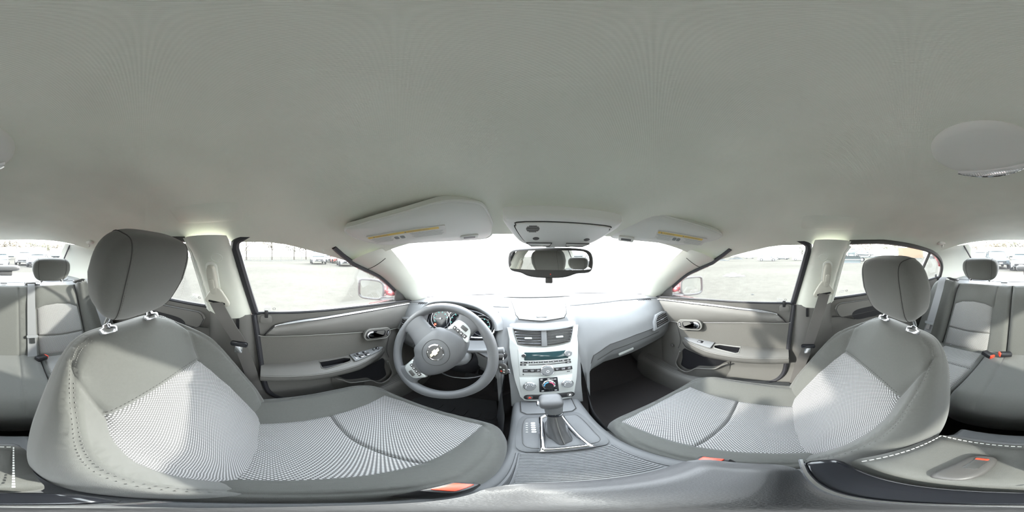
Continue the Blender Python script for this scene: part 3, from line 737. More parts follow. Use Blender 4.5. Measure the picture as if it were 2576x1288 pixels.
# lower panels
LW = [(.175, (.602, .66, .62, .60, .66, .545)), (.20, (.608, .735, .618, .65, .655, .60)), (.275, (.612, .776, .625, .70, .662, .635)), (.42, (.610, .79, .620, .712, .655, .645)), (.55, (.618, .785, .628, .715, .665, .65)), (.66, (.630, .772, .640, .715, .672, .655)), (.72, (.642, .766, .65, .715, .68, .66))]
def lwf(s):
    def f(u, v):
        x = .175+.545*u; t = interp(LW, x); P3 = [V((t[0], t[1])), V((t[2], t[3])), V((t[4], t[5])), V((1.04, t[5]-.02))]
        i = v*3; k = min(2, int(i)); q = P3[k].lerp(P3[k+1], i-k); return (s*x, q.x, q.y)
    return f
gl = mk('glove_box', grid(lwf(1), 40, 15), 'dash_grey', DASH, 40)
mk('seam', tube([(x, interp(LW, x)[0]-.001, interp(LW, x)[1]) for x in [.18+.02*k for k in range(27)]], .002, 5), 'seam', DASH)
def on_low(x, v, s=1, out=.002): p = V(lwf(s)((x-.175)/.545, v)); return p+V((0, -out, 0))
mk('lid_seam', tube([on_low(x, .2+.0*x) for x in [.22, .3, .4, .5, .58, .60]], .0014, 5), 'seam', gl)
mk('latch', prism(rrect(0, 0, .085, .014, .005), 0, .006, .002, fr=Fr(on_low(.375, .42), (1, -.02, .16), (0, -.1, 1))), 'silver_plain', gl)
kb = mk('knee_panel', grid(lwf(-1), 40, 15), 'dash_grey', DASH, 40)
arc = spl([(-.45, .612, .625), (-.42, .60, .606), (-.37, .592, .600), (-.32, .592, .605), (-.27, .596, .62), (-.222, .602, .648), (-.2, .606, .67)], 5)
mk('knee_glint', tube(arc, .004, 6), 'satin', kb)  # satin tube put in for a bright reflection on the dash edge
# dark recess behind/below the wheel
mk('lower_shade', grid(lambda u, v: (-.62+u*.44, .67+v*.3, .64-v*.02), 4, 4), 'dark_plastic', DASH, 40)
# ---- centre top: lid and defroster grille
lid = [(-.150, .905), (-.128, .79), (-.112, .712), (-.098, .694), (.0, .687), (.098, .694), (.112, .712), (.128, .79), (.150, .905)]
LZ = [(.66, .87), (.687, .9075), (.70, .9225), (.73, .9355), (.80, .9435), (.93, .946), (1.0, .945)]
lidm = mk('storage_lid', sheet(lid, (), lambda a, b, w: (a, b, interp(LZ, b)+.003+w), .003, .02), 'dash_top', DASH, 40)
mk('lid_gap', tube([(p[0], p[1], interp(LZ, p[1])+.0015) for p in dens(lid, .015)], .0022, 5, closed=True), 'seam', lidm)
mk('lid_latch', sheet(rrect(0, .708, .045, .020, .005), (), lambda a, b, w: (a, b, interp(LZ, b)+.0048+w), .002, .02), 'dash_top', lidm)
mk('defroster_slot', sheet([(-.20, .965), (-.16, .985), (.16, .985), (.20, .965), (.16, .972), (-.16, .972)], (), lambda a, b, w: (a, b, .9485+w), .004, .03), 'seam', DASH)
# ---- centre stack
STK = Fr((.004, .53, .56), (1, 0, 0), (0, .125, .30))
bez = [(-.078, -.008), (-.092, .012), (-.099, .045), (-.112, .10), (-.128, .19), (-.138, .262), (-.139, .30), (-.150, .352), (-.128, .354), (-.112, .30), (-.104, .276), (-.06, .268), (0, .264), (.06, .268), (.104, .276), (.112, .30), (.128, .354), (.150, .352), (.139, .30), (.138, .262), (.128, .19), (.112, .10), (.099, .045), (.092, .012), (.078, -.008), (.04, -.014), (-.04, -.014)]
stack = mk('silver_bezel', prism(bez, -.02, .0, .004, fr=STK), 'silver_plain', DASH, 40)
SC_ = [(-.05, .120), (.05, .127), (.10, .133), (.19, .143), (.262, .148), (.345, .149)]
core = [(-x, v) for v, x in SC_]+[(x, v) for v, x in SC_[::-1]]
mk('stack_core', prism(core[::-1], -.30, -.010, .006, fr=STK), 'dash_grey', DASH, 40)
# brow above vents
mk('vent_brow', grid(lambda u, v: STK((u*2-1)*.142, .350+.040*math.sin(v*PI*.5)-.010*(1-(u*2-1)**2), -.012+.022*(1-(u*2-1)**4)-.055*(1-math.cos(v*PI*.5))), 24, 8), 'dash_top', DASH, 60)
mk('brow_under', grid(lambda u, v: STK((u*2-1)*.142, .350-.010*(1-(u*2-1)**2)-.006*v, -.012+.022*(1-(u*2-1)**4)-.05*v), 24, 2), 'dash_grey', DASH, 60)
for s, nm in ((-1, 'left'), (1, 'right')):
    vt = thing_part(DASH, 'centre_vent', STK(s*.06, .31))
    ol = [(.012, .272), (.06, .274), (.1, .282), (.106, .30), (.122, .348), (.06, .340), (.012, .338)]
    mk('duct', prism([(s*x, y) for x, y in ol][::s], -.035, -.030, fr=STK), 'black', vt, 0)
    for k in range(5):
        yb = .281+.0125*k
        x1 = interp([(.27, .098), (.30, .108), (.35, .122)], yb)
        mk('slat', join(*[box(((.012+x1)/2*s, yb+.0, -.012), (x1-.012, .0016, .024), fr=STK)]), 'dark_plastic', vt, 0)
        mk('slat_edge', tube([STK(s*.013, yb, .001), STK(s*x1, yb+.003, .001)], .0013, 5), 'satin', vt, 0)
    mk('slide_tab', prism(rrect(s*.063, .306, .03, .008, .003), -.002, .007, .002, fr=STK), 'silver_plain', vt)
    mk('chrome_edge', tube([STK(*p, .001) for p in [(s*.006, .2685), (s*.06, .272), (s*.1, .279), (s*.109, .30), (s*.125, .35)]], .0025, 6), 'chrome', vt)
mk('vent_post', prism([(-.011, .266), (.011, .266), (.011, .345), (-.011, .345)], -.02, .004, .002, fr=STK), 'dash_grey', DASH)
# radio
rad = mk('radio', prism([(-.095, .128), (.095, .128), (.103, .255), (-.103, .255)], .0, .003, .0015, fr=STK), 'silver_plain', DASH, 30)
mk('display', prism(rrect(.005, .2215, .168, .038, .004), .003, .004, .0004, fr=STK), 'screen', rad, 30)
def knob(name, u, v, r, h, face, parent, ring='chrome', fr=STK):
    t = thing_part(parent, name, fr(u, v))
    mk('ring', lathe([(r*1.22, 0), (r*1.22, h*.25), (r*1.1, h*.45), (r, h*.5)], fr.at(u, v, .002), 28), ring, t)
    mk('cap', lathe([(r, 0), (r, h*.85), (r*.9, h), (0, h)], fr.at(u, v, .002), 28), face, t)
    return t
knob('power_knob', -.081, .226, .0075, .008, 'black', DASH); k2 = knob('tuner_knob', .090, .225, .0135, .012, 'dash_grey', DASH)
mk('note_mark', prism(rrect(.091, .222, .005, .006, .001), .0142, .0146, fr=STK), 'white_print', k2)
kc = knob('volume_knob', .005, .152, .0225, .014, 'dash_grey', DASH)
mk('knob_mark', tube([STK(.005+.005*math.cos(a/8*2*PI), .149+.005*math.sin(a/8*2*PI), .0162) for a in range(8)], .0007, 4, closed=True), 'white_print', kc)
for i in range(10):
    u = -.083+.0188*i; wd = .017 if i not in (0, 9) else .02
    mk('preset_button', prism(rrect(u, .193, wd, .0078, .001), .003, .0055, .0008, fr=STK), 'black', rad, 30)
    mk('button_mark', prism(rrect(u, .193, .007, .0016, .0003), .0055, .0058, fr=STK), 'white_print', rad, 0)
for u in (-.083, .086):
    mk('side_button', prism(rrect(u, .182, .022, .0075, .001), .003, .0055, .0008, fr=STK), 'black', rad, 30)
    mk('button_mark', prism(rrect(u, .182, .008, .0016, .0003), .0055, .0058, fr=STK), 'white_print', rad, 0)
mk('disc_slot', prism(rrect(.006, .181, .138, .004, .0015), .003, .0034, fr=STK), 'black', rad, 0)
for i, u in enumerate((-.073, -.050, -.027, .041, .064, .087)):
    mk('menu_button', prism(rrect(u, .153, .0225, .016, .001), .003, .006, .0008, fr=STK), 'black', rad, 30)
    text(('BACK', 'TUNE\nTYPE', 'FAV\nMENU', 'INFO\nXM', 'TONE\nCONF', 'CAT\nMENU')[i], .0045, STK.at(u, .1535, .0062), 'white_print', rad)
mk('aux_jack', lathe([(.0026, 0), (.0026, .001), (0, .001)], STK.at(-.082, .134, .003), 12), 'black', rad)
mk('usb_mark', prism(rrect(.082, .136, .012, .003, .0006), .003, .0035, fr=STK), 'black', rad, 0)
# climate panel
cli = mk('climate_panel', prism([(-.089, .038), (.089, .038), (.096, .118), (-.096, .118)], .0, .003, .0015, fr=STK), 'silver_plain', DASH, 30)
mk('centre_plate', prism(rrect(.006, .077, .066, .074, .002), .003, .005, .0008, fr=STK), 'black_gloss', cli, 30)
fan = knob('fan_knob', -.060, .074, .0185, .016, 'dash_grey', DASH)
for a in range(6): mk('knob_mark', prism(rrect(-.060+.0125*math.cos(math.radians(190-32*a)), .074+.0125*math.sin(math.radians(190-32*a)), .003, .003, .0006), .018, .0184, fr=STK), 'white_print', fan, 0)
mode = knob('mode_knob', .072, .074, .0185, .016, 'dash_grey', DASH)
for a in range(5): mk('knob_mark', prism(rrect(.072+.0125*math.cos(math.radians(180-36*a)), .074+.0125*math.sin(math.radians(180-36*a)), .0042, .003, .0006), .018, .0184, fr=STK), 'white_print', mode, 0)
tmp = knob('temperature_knob', .006, .077, .0195, .013, 'black', DASH, 'chrome')
for mt, a0, a1 in (('blue_arc', 185, 95), ('red_arc', 85, 5)):
    mk('colour_arc', tube([STK(.006+.0165*math.cos(math.radians(a0+(a1-a0)*k/10)), .077+.0165*math.sin(math.radians(a0+(a1-a0)*k/10)), .0152) for k in range(11)], .0022, 5), mt, tmp)
mk('pointer', prism(rrect(.024, .074, .006, .003, .001), .0152, .017, fr=STK), 'white_print', tmp)
for u, v in ((-.018, .105), (.030, .105), (.006, .108), (-.016, .047), (.028, .047)): mk('plate_mark', prism(rrect(u, v, .008, .0035, .001), .005, .0053, fr=STK), 'white_print', cli, 0)
# hazard strip
hz = mk('hazard_strip', prism(rrect(.006, .012, .172, .026, .013, 6), .0, .003, .001, fr=STK), 'black', DASH, 30)
hb_ = mk('hazard_button', lathe([(.0105, 0), (.0105, .004), (.009, .005), (0, .005)], STK.at(-.060, .012, .002), 20), 'dark_plastic', hz)
mk('triangle', prism([(-.0665, .0085), (-.0535, .0085), (-.060, .0185)], .007, .0074, fr=STK), 'red_button', hz, 0)
tb = mk('traction_button', lathe([(.0105, 0), (.0105, .004), (.009, .005), (0, .005)], STK.at(.074, .012, .002), 20), 'dark_plastic', hz)
mk('car_mark', prism([(.069, .008), (.079, .008), (.076, .017), (.072, .017)], .007, .0074, fr=STK), 'white_print', hz, 0)
# ---- side vents
for s in (-1, 1):
    vf = Fr((s*.612, .628, .818), (1, s*.06, 0), (0, .36, 1))
    vt = thing_part(DASH, 'side_vent', vf(0, 0))
    ol = [(-.074, -.046), (.070, -.036), (.068, .036), (.03, .046), (-.03, .040), (-.062, .006)]
    if s < 0: ol = [(-x, y) for x, y in ol][::-1]
    k_ = lambda z: [(x*z, y*z) for x, y in ol]
    mk('vent_frame', prism(ol, -.01, .012, .004, fr=vf), 'dash_grey', vt, 40)
    mk('duct', prism(k_(.74), .012, .0126, fr=vf), 'black', vt, 0)
    for q in range(5):
        y = -.022+.0118*q
        xs_ = [-.048+.009*max(0, q-2), .048]; xs_ = [s*v_ for v_ in xs_]
        mk('slat', tube([vf(xs_[0], y-.004, .0135), vf(xs_[1], y+.004, .0135)], .0024, 5), 'dark_plastic' if q != 2 else 'dash_grey', vt, 0)
    mk('slide_tab', prism(rrect(0, .001, .022, .006, .002), .013, .019, .001, fr=vf), 'dash_top', vt)
    gr = thing_part(DASH, 'demister_grille', (s*.60, .70, .935))
    for q in range(7): mk('fin', box((0, 0, 0), (.005, .026, .003), fr=Fr(V((s*(.545+.013*q), dprof(.545+.013*q, .42).x, dprof(.545+.013*q, .42).y+.0025)), (1, .2*s, 0), (0, 1, .3))), 'black', gr, 0)
# ---- instrument cluster
CLF = Fr((-.358, .668, .885), (1, 0, 0), (0, .35, .94))
hood_o = [(-.19, -.05), (-.185, .02), (-.15, .068), (-.08, .092), (0, .098), (.08, .088), (.14, .06), (.172, .024), (.182, -.012)]
def hoodf(u, v):
    sp = HS; i = u*(len(sp)-1); k = min(int(i), len(sp)-2); p = sp[k].lerp(sp[k+1], i-k)
    return CLF(p.x*(1+.22*v), p.y+.03*v*(1 if p.y > 0 else 0), .055-.19*v)
HS = spl([(*p, 0) for p in hood_o], 5)
mk('cluster_hood', join(grid(lambda u, v: hoodf(u, v), 40, 6), grid(lambda u, v: (lambda p: CLF(p.x*(1-.13*v), p.y*(1-.16*v)-.002, .055-.05*v))(HS[min(len(HS)-1, round(u*(len(HS)-1)))]), 40, 4)), 'dash_grey', DASH, 60)
mk('hood_lip', tube([CLF(p.x*.98, p.y*.97, .056) for p in HS], .006, 8), 'dash_grey', DASH)
cl_o = [(-.158, -.03), (-.15, .03), (-.115, .058), (-.05, .068), (.05, .066), (.11, .052), (.155, .02), (.16, -.02), (.13, -.052), (.05, -.062), (-.05, -.062), (-.13, -.058)]
cs = spl([(*p, 0) for p in cl_o], 4, closed=True)
clu = mk('instrument_cluster', prism([(p.x, p.y) for p in cs], -.01, .0, fr=CLF), 'black_gloss', DASH, 30)
mk('cluster_rim', tube([CLF(p.x, p.y, .001) for p in cs], .0035, 6, closed=True), 'chrome', clu)
def gauge(u, v, r, a0, a1, na, nt_):
    g = thing_part(DASH, 'gauge', CLF(u, v))
    mk('gauge_ring', tube([CLF(u+r*math.cos(2*PI*k/32), v+r*math.sin(2*PI*k/32), .003) for k in range(32)], .0018, 5, closed=True), 'satin', g)
    mk('scale_arc', tube([CLF(u+r*.72*math.cos(math.radians(a0+(a1-a0)*k/16)), v+r*.72*math.sin(math.radians(a0+(a1-a0)*k/16)), .002) for k in range(17)], .0012, 5), 'white_print', g)
    for k in range(nt_):
        a = math.radians(a0+(a1-a0)*k/(nt_-1)); mk('tick', tube([CLF(u+r*.6*math.cos(a), v+r*.6*math.sin(a), .002), CLF(u+r*.7*math.cos(a), v+r*.7*math.sin(a), .002)], .0011, 4), 'green_print', g)
    a = math.radians(na); mk('needle', tube([CLF(u, v, .004), CLF(u+r*.62*math.cos(a), v+r*.62*math.sin(a), .004)], [.0016, .0007], 5), 'white_print', g)
    mk('needle_hub', lathe([(.005, 0), (.005, .005), (0, .006)], CLF.at(u, v, .001), 12), 'white_print', g)
gauge(-.095, .004, .05, 215, 20, 195, 7); gauge(0, .004, .06, 225, -45, 225, 9); gauge(.105, .0, .048, 150, -40, -50, 6)
mk('warning_lamp', prism(rrect(-.118, -.030, .010, .008, .002), 0, .001, fr=CLF), 'red_lamp', clu); mk('warning_lamp', prism(rrect(-.03, -.036, .012, .004, .001), 0, .001, fr=CLF), 'white_print', clu)
mk('turn_lamp', prism(rrect(.045, -.018, .008, .007, .002), 0, .001, fr=CLF), 'teal_lamp', clu)
text('C', .012, CLF.at(.072, .028, .001), 'white_print', clu); text('H', .010, CLF.at(.13, .028, .001), 'white_print', clu)
mk('cluster_shelf', grid(lambda u, v: CLF(-.165+.33*u, -.060-.02*math.sin(PI*u)-.045*v, .002+.055*v), 12, 4), 'dash_grey', DASH, 60)
# ignition
ig = mk('ignition_switch', lathe([(.026, 0), (.026, .006), (.022, .009), (.012, .010), (.010, .014), (0, .014)], Fr((-.163, .598, .782), (1, .1, 0), (0, .35, 1)), 24), 'black', DASH)
IGF = Fr((-.163, .598, .782), (1, .1, 0), (0, .35, 1))
for k in range(4): mk('position_mark', prism(rrect(.017*math.cos(math.radians(140-38*k)), .017*math.sin(math.radians(140-38*k)), .004, .004, .001), .0095, .0105, fr=IGF), 'white_print', ig, 0)
# light switch left of wheel
lsf = Fr((-.615, .655, .745), (1, -.2, 0), (0, .2, 1))
ls = mk('headlamp_switch', lathe([(.019, 0), (.019, .005), (.012, .008), (.011, .016), (0, .017)], lsf, 20), 'dark_plastic', DASH)
for k in range(3): mk('switch_mark', prism(rrect(.022+.007*k, .0, .004, .008, .001), .0, .003, fr=lsf), 'satin', ls, 0)
# ------------------------------------------------------------------ steering column and wheel
WC = V((-.342, .465, .84)); WUP = V((0, math.sin(math.radians(25)), math.cos(math.radians(25)))); WFR = Fr(WC, (1, 0, 0), WUP)
col = thing('steering_column', 'grey steering column shroud with stalk behind the wheel', 'steering column', WFR(0, 0, -.25))
mk('shroud', grid(lambda u, v: WFR((.062+.008*v)*math.cos(2*PI*u)*(.9 if v < .1 else 1), (.05+.01*v)*math.sin(2*PI*u)-.012-.02*v, -.035-.17*v), 28, 8, cu=True), 'dash_grey', col, 60)
mk('shroud_front', prism([(.056*math.cos(2*PI*k/28), .045*math.sin(2*PI*k/28)-.012) for k in range(28)], -.04, -.034, fr=WFR), 'dark_plastic', col, 40)
st = [WFR(.055, .012, -.075), WFR(.11, .022, -.072), WFR(.155, .030, -.068), WFR(.165, .032, -.067), WFR(.168, .032, -.067), WFR(.20, .038, -.065)]
mk('wiper_stalk', tube(st, [.009, .008, .0075, .0075, .0115, .0115], 10), 'dash_grey', col); mk('stalk_ring', tube([WFR(.176, .0335, -.0665), WFR(.18, .0342, -.0665)], .0122, 12), 'satin', col)
mk('turn_stalk', tube([WFR(-.055, .012, -.075), WFR(-.12, .02, -.07), WFR(-.185, .03, -.066)], [.009, .008, .011], 10), 'dash_grey', col)
mk('boot', grid(lambda u, v: WFR((.075+.03*v)*math.cos(2*PI*u), (.06+.03*v)*math.sin(2*PI*u)-.02-.03*v, -.15-.09*v), 24, 4, cu=True), 'black', col, 60)
W = thing('steering_wheel', 'grey three spoke steering wheel turned over with silver switch panels', 'steering wheel', WC)
WR = WFR.rot(math.radians(-122))
def rimf(u, v):
    a = 2*PI*u; b = 2*PI*v
    th = .0165+.0022*sum(math.exp(-((((math.degrees(a)-q+180) % 360)-180)/14)**2) for q in (28, 152, 240, 300))
    return WR((.178+th*math.cos(b))*math.cos(a), (.178+th*math.cos(b))*math.sin(a), th*.95*math.sin(b))
mk('rim', grid(rimf, 96, 14, cu=True, cv=True), 'wheel_grip', W, 80)
hub = [(.103, .034), (.06, .062), (.0, .072), (-.06, .062), (-.103, .034), (-.10, -.02), (-.078, -.05), (-.058, -.075), (.0, -.086), (.058, -.075), (.078, -.05), (.10, -.02)]
hs = spl([(*p, 0) for p in hub], 6, closed=True)
def hubf(u, v):
    p = hs[int(u*len(hs)) % len(hs)]; k = [1.0, 1.03, 1.02, .97, .88, .7, .45, .2, .0][round(v*8)]; h = [-.03, -.005, .006, .014, .020, .025, .028, .029, .0293][round(v*8)]
    return WR(p.x*k, p.y*k, h)
hubm = mk('airbag_cover', grid(hubf, len(hs), 8, cu=True), 'wheel_grip', W, 70)
def hub_h(a, r_):
    R_ = min(((p.x-0)**2+p.y**2)**.5 for p in [min(hs, key=lambda q: abs(math.atan2(math.sin(math.atan2(q.y, q.x)-a), math.cos(math.atan2(q.y, q.x)-a))))]); return interp([(0, .0293), (.2, .029), (.45, .028), (.7, .025), (.88, .020), (.97, .014)], r_/R_)
mk('cover_ring', tube([WR(.050*math.cos(2*PI*k/48), .050*math.sin(2*PI*k/48), hub_h(2*PI*k/48, .050)+.0003) for k in range(48)], .0010, 5, closed=True), 'seam', hubm)
em = mk('badge', lathe([(.032, 0), (.032, .003), (.028, .0035), (.027, .0025), (0, .0025)], WR.at(0, 0, .0268), 32), 'chrome', W)
mk('badge_disc', lathe([(.027, .0026), (0, .0034)], WR.at(0, 0, .0268), 32), 'dark_plastic', em)
bt = [(-.022, -.0055), (-.0085, -.0055), (-.0085, -.010), (.0065, -.010), (.0085, -.0055), (.020, -.0055), (.024, .0055), (.0085, .0055), (.0085, .010), (-.0065, .010), (-.0085, .0055), (-.018, .0055)]
mk('bow_tie_emblem', prism(bt, .0295, .0325, .001, fr=WR), 'gold', em, 20)
def spoke(ang, wtab, name):
    c, d_ = math.cos(ang), math.sin(ang)
    def f(u, v):
        b = 2*PI*u; r_ = .055+.122*v; hw = interp(wtab, v); th = interp([(0, .016), (.5, .012), (1, .015)], v)
        q = math.copysign(abs(math.sin(b))**.6, math.sin(b)); t_ = math.copysign(abs(math.cos(b))**.7, math.cos(b))*hw
        return WR(c*r_-d_*t_, d_*r_+c*t_, q*th-.002+.008*(1-v))
    return mk(name, grid(f, 28, 12, cu=True), 'wheel_grip', W, 70)
for s in (1, -1):                          # side spokes with silver switch panels
    spoke(0 if s > 0 else PI, [(0, .05), (.4, .042), (.75, .040), (1, .062)], 'spoke')
    pn = [(s*.090, -.036), (s*.118, -.037), (s*.142, -.030), (s*.149, -.004), (s*.142, .026), (s*.118, .040), (s*.098, .046), (s*.1, .0)]
    ps = spl([(*p, 0) for p in pn], 3, closed=True)
    p_ = mk('switch_panel', prism([(q.x, q.y) for q in ps][::s], .004, .0145, .003, fr=WR), 'silver', W, 40)
    for k in range(4): mk('switch_button', prism(rrect(s*.112, .026-.0155*k, .013, .0135, .002), .0145, .0165, .001, fr=WR), 'dark_plastic', p_, 30)
    mk('switch_rocker', prism(rrect(s*.133, .006, .014, .026, .003), .0145, .0165, .001, fr=WR), 'dark_plastic', p_, 30)
    for k in range(4): mk('button_mark', prism(rrect(s*.112, .026-.0155*k, .004, .004, .001), .0165, .0168, fr=WR), 'white_print', p_, 0)
spoke(-PI/2, [(0, .056), (.4, .047), (.75, .047), (1, .072)], 'lower_spoke')
mk('spoke_joint', tube([WR(-.058, -.084, .0105), WR(-.03, -.095, .013), (WR(.03, -.095, .013)), WR(.058, -.084, .0105)], .0014, 5), 'seam', W)
# keys
K_ = thing('car_keys', 'car key with dark remote fob hanging from the ignition', 'keys', (-.178, .585, .70))
mk('key_head', prism(rrect(0, 0, .026, .016, .006), .014, .030, .002, fr=IGF), 'dark_plastic', K_); 
kp = IGF(.012, -.006, .03)
mk('key_ring', tube([kp+V((0, .012*math.cos(2*PI*k/16), -.012+.014*math.sin(2*PI*k/16))) for k in range(16)], .0012, 5, closed=True), 'chrome', K_)
ff = Fr(kp+V((.0, -.005, -.058)), (1, -.3, .1), (.05, .0, 1))
fb = mk('fob', rbox((0, 0, 0), (.034, .062, .013), .6, 20, 10, ff), 'dark_plastic', K_)
for u, v, m_ in ((-.006, .012, 'label_grey'), (.006, .0, 'label_grey'), (-.005, -.010, 'red_button'), (.005, -.014, 'label_grey')): mk('fob_button', lathe([(.0042, 0), (.004, .002), (0, .0022)], ff.at(u, v, .005), 10), m_, fb)
mk('key_tag', prism(rrect(.012, -.02, .018, .026, .006), -.012, -.009, .001, fr=ff), 'satin', K_)
# pedals and driver mat
PB = thing('brake_pedal', 'wide ribbed black brake pedal under the steering wheel', 'pedal', (-.33, .84, .36))
bf = Fr((-.33, .83, .40), (1, 0, 0), (0, .45, .9)); mk('pad', prism(rrect(0, 0, .12, .05, .012), 0, .012, .003, fr=bf), 'rubber', PB)
for k in range(5): mk('pad_rib', box((-.044+.022*k, 0, .013), (.006, .04, .003), .001, fr=bf), 'rubber', PB)
mk('arm', tube([bf(0, .0, 0), (-.33, .93, .52), (-.33, .98, .62)], .009, 8), 'black', PB)
PA = thing('accelerator_pedal', 'narrow black accelerator pedal beside the console', 'pedal', (-.2, .84, .32))
afp = Fr((-.205, .835, .36), (1, 0, 0), (0, .5, .87)); mk('pad', prism(rrect(0, 0, .05, .13, .012), 0, .01, .003, fr=afp), 'rubber', PA); mk('arm', tube([afp(0, .05, 0), (-.205, .96, .55)], .008, 8), 'black', PA)
for k in range(5): mk('pad_rib', box((0, -.044+.022*k, .011), (.04, .006, .003), .001, fr=afp), 'rubber', PA)
def mat_(s, lab):
    T = thing('floor_mat', lab, 'floor mat', (s*.36, .5, .265))
    o = [(s*.16, .25), (s*.17, .60), (s*.2, .72), (s*.5, .72), (s*.56, .6), (s*.56, .25)]
    if s > 0: pass
    mk('mat_body', sheet(o if s < 0 else o[::-1], (), lambda a, b, w: (a, b, .272+.45*max(0, b-.66)+w), .005, .06), 'rubber', T, 40)
    for r_ in range(2):
        for k in range(6): mk('raised_pad', sheet(rrect(s*(.205+.058*k), .52+.085*r_, .042, .065, .018), (), lambda a, b, w: (a, b, .277+.45*max(0, b-.66)+w), .005, .05), 'rubber', T, 40)
mat_(-1, 'black rubber floor mat with raised pads under the pedals')
# ------------------------------------------------------------------ centre console
CON = thing('centre_console', 'grey centre console with chrome framed shifter and ribbed sliding cover', 'console', (0, .15, .262))
CS = [(.60, (.112, .530)), (.55, (.110, .533)), (.46, (.108, .538)), (.36, (.104, .543)), (.26, (.104, .540)), (.12, (.112, .536)), (.08, (.112, .536)), (-.34, (.105, .52))]
def conf(u, v):
    y = .60-.94*u; hw, zt = interp(CS[::-1], y)
    a = (v*2-1); k = abs(a)
    if k < .62: return (a/.62*(hw-.014), y, zt)
    if k < .75: q = (k-.62)/.13*PI/2; return (math.copysign(hw-.014+.014*math.sin(q), a), y, zt-.014*(1-math.cos(q)))
    return (math.copysign(hw+.02*(k-.75)/.25, a), y, zt-.014+(.265-zt)*(k-.75)/.25)
mk('body', grid(conf, 50, 32), 'console_grey', CON, 60)
# console sides joining stack to tunnel
for s in (-1, 1):
    def csd(u, v, s=s):                    # u down, v back
        top = V((s*.158, .60, .72)); q = interp([(0, (.158, .585, .70)), (.3, (.150, .555, .56)), (.6, (.128, .45, .52)), (1, (.105, .20, .50))], v)
        return (s*(q[0]+.02*u), q[1]+.02*u, q[2]*(1-u)+.26*u)
    mk('side_wall', grid(csd, 8, 24), 'console_grey', CON, 60)
# outlet door in front of the shifter
odf = Fr((-.002, .495, .5375), (1, 0, 0), (0, 1, -.03))
mk('tray_door', prism([(-.085, .045), (-.08, -.03), (-.065, -.043), (.065, -.043), (.08, -.03), (.085, .045)], -.004, .004, .002, fr=odf), 'console_grey', CON, 40)
mk('door_gap', tube([odf(*p, .003) for p in [(-.086, .045), (-.081, -.032), (-.066, -.046), (.066, -.046), (.081, -.032), (.086, .045)]], .0011, 5), 'seam', CON)
# shifter plate
pl = [(-.079, .43), (-.086, .40), (-.088, .36), (-.086, .30), (-.083, .272), (-.073, .256), (-.055, .252), (0, .252), (.055, .252), (.073, .256), (.083, .272), (.086, .30), (.088, .36), (.086, .40), (.079, .43), (.065, .438), (0, .44), (-.065, .438)]
pl = [(p.x, p.y) for p in spl([(*p, 0) for p in pl], 3, closed=True)]
PLZ = lambda y: .552-.01*max(0, y-.36)
plate = mk('shifter_plate', sheet([(x-.002, y) for x, y in pl], (), lambda a, b, w: (a, b, PLZ(b)-.006*(1-sstep(0, .012, pdist((a+.002, b), pl)))+w), .012, .015), 'console_grey', CON, 40)
mk('plate_line', tube([V((x*.86-.002, .345+(y-.345)*.84, PLZ(y)+.0003)) for x, y in pl], .0007, 5, closed=True), 'dark_plastic', plate)
# chrome bezel
def rs(poly, n):                           # resample a polyline to n+1 points
    poly = [V((p[0], p[1], 0)) for p in poly]; L_ = [0]
    for a_, b_ in zip(poly, poly[1:]): L_.append(L_[-1]+(b_-a_).length)
    out = []
    for k in range(n+1):
        d = L_[-1]*k/n; i = max(j for j in range(len(L_)) if L_[j] <= d+1e-9); i = min(i, len(poly)-2); out.append(poly[i].lerp(poly[i+1], (d-L_[i])/max(1e-9, L_[i+1]-L_[i])))
    return out
def bzw(y): return interp([(.25, .044), (.30, .040), (.38, .034), (.43, .030)], y)
def bloop(inn, y0, y1, yt):
    sd = [(bzw(y)-inn, y) for y in (y0, .30, .34, .38, y1)]
    lf_ = rs([(-x, y) for x, y in sd], 14); tp = rs([(-sd[-1][0], y1), (-sd[-1][0]*.6, yt), (sd[-1][0]*.6, yt), (sd[-1][0], y1)], 8); rt = rs(sd[::-1], 14); bt_ = rs([(sd[0][0], y0), (-sd[0][0], y0)], 8)
    return lf_[:-1]+tp[:-1]+rt[:-1]+bt_[:-1]
b_out, b_in = bloop(-.004, .248, .425, .440), bloop(.013, .270, .410, .420)
def bzg(u, v):
    i = round(u*len(b_out)) % len(b_out); p = b_out[i].lerp(b_in[i], v); return (p.x-.002, p.y, PLZ(p.y)+[.001, .007, .009, .008, .0, -.008][round(v*5)])
mk('shifter_bezel', grid(bzg, len(b_out), 5, cu=True), 'chrome', CON, 60)
mk('boot_well', ([V((p.x-.002, p.y, PLZ(p.y)-.002)) for p in b_in], [tuple(range(len(b_in)))]), 'black', CON, 30)
# boot
def boot(u, v):
    a = 2*PI*u; c0 = V((-.002, .345, PLZ(.34)+.003)); c1 = V((-.002, .383, .648)); c = c0.lerp(c1, v)
    rx = interp([(0, .026), (.25, .022), (.6, .019), (1, .015)], v); ry = interp([(0, .068), (.25, .045), (.6, .024), (1, .014)], v)
    p = 1+.06*math.sin(6*a+4*v)*(1-v); return c+V((rx*math.cos(a)*p, ry*math.sin(a)*p, 0))
mk('shifter_boot', grid(boot, 36, 14, cu=True), 'leather', CON, 70)
mk('boot_seam', tube([V(boot(.75, k/12))+V((0, -.0012, .001)) for k in range(13)], .0014, 5), 'thread', CON)
SH = thing_part(CON, 'gear_lever', (-.002, .385, .65))
nf = Fr((-.002, .387, .672), (1, 0, 0), (0, .93, -.25))
mk('neck', grid(lambda u, v: V((-.002, .383+.014*v, .640+.046*v))+V((math.cos(2*PI*u)*(.021+.004*v), math.sin(2*PI*u)*(.017+.004*v), 0)), 20, 6, cu=True), 'console_grey', SH, 60)
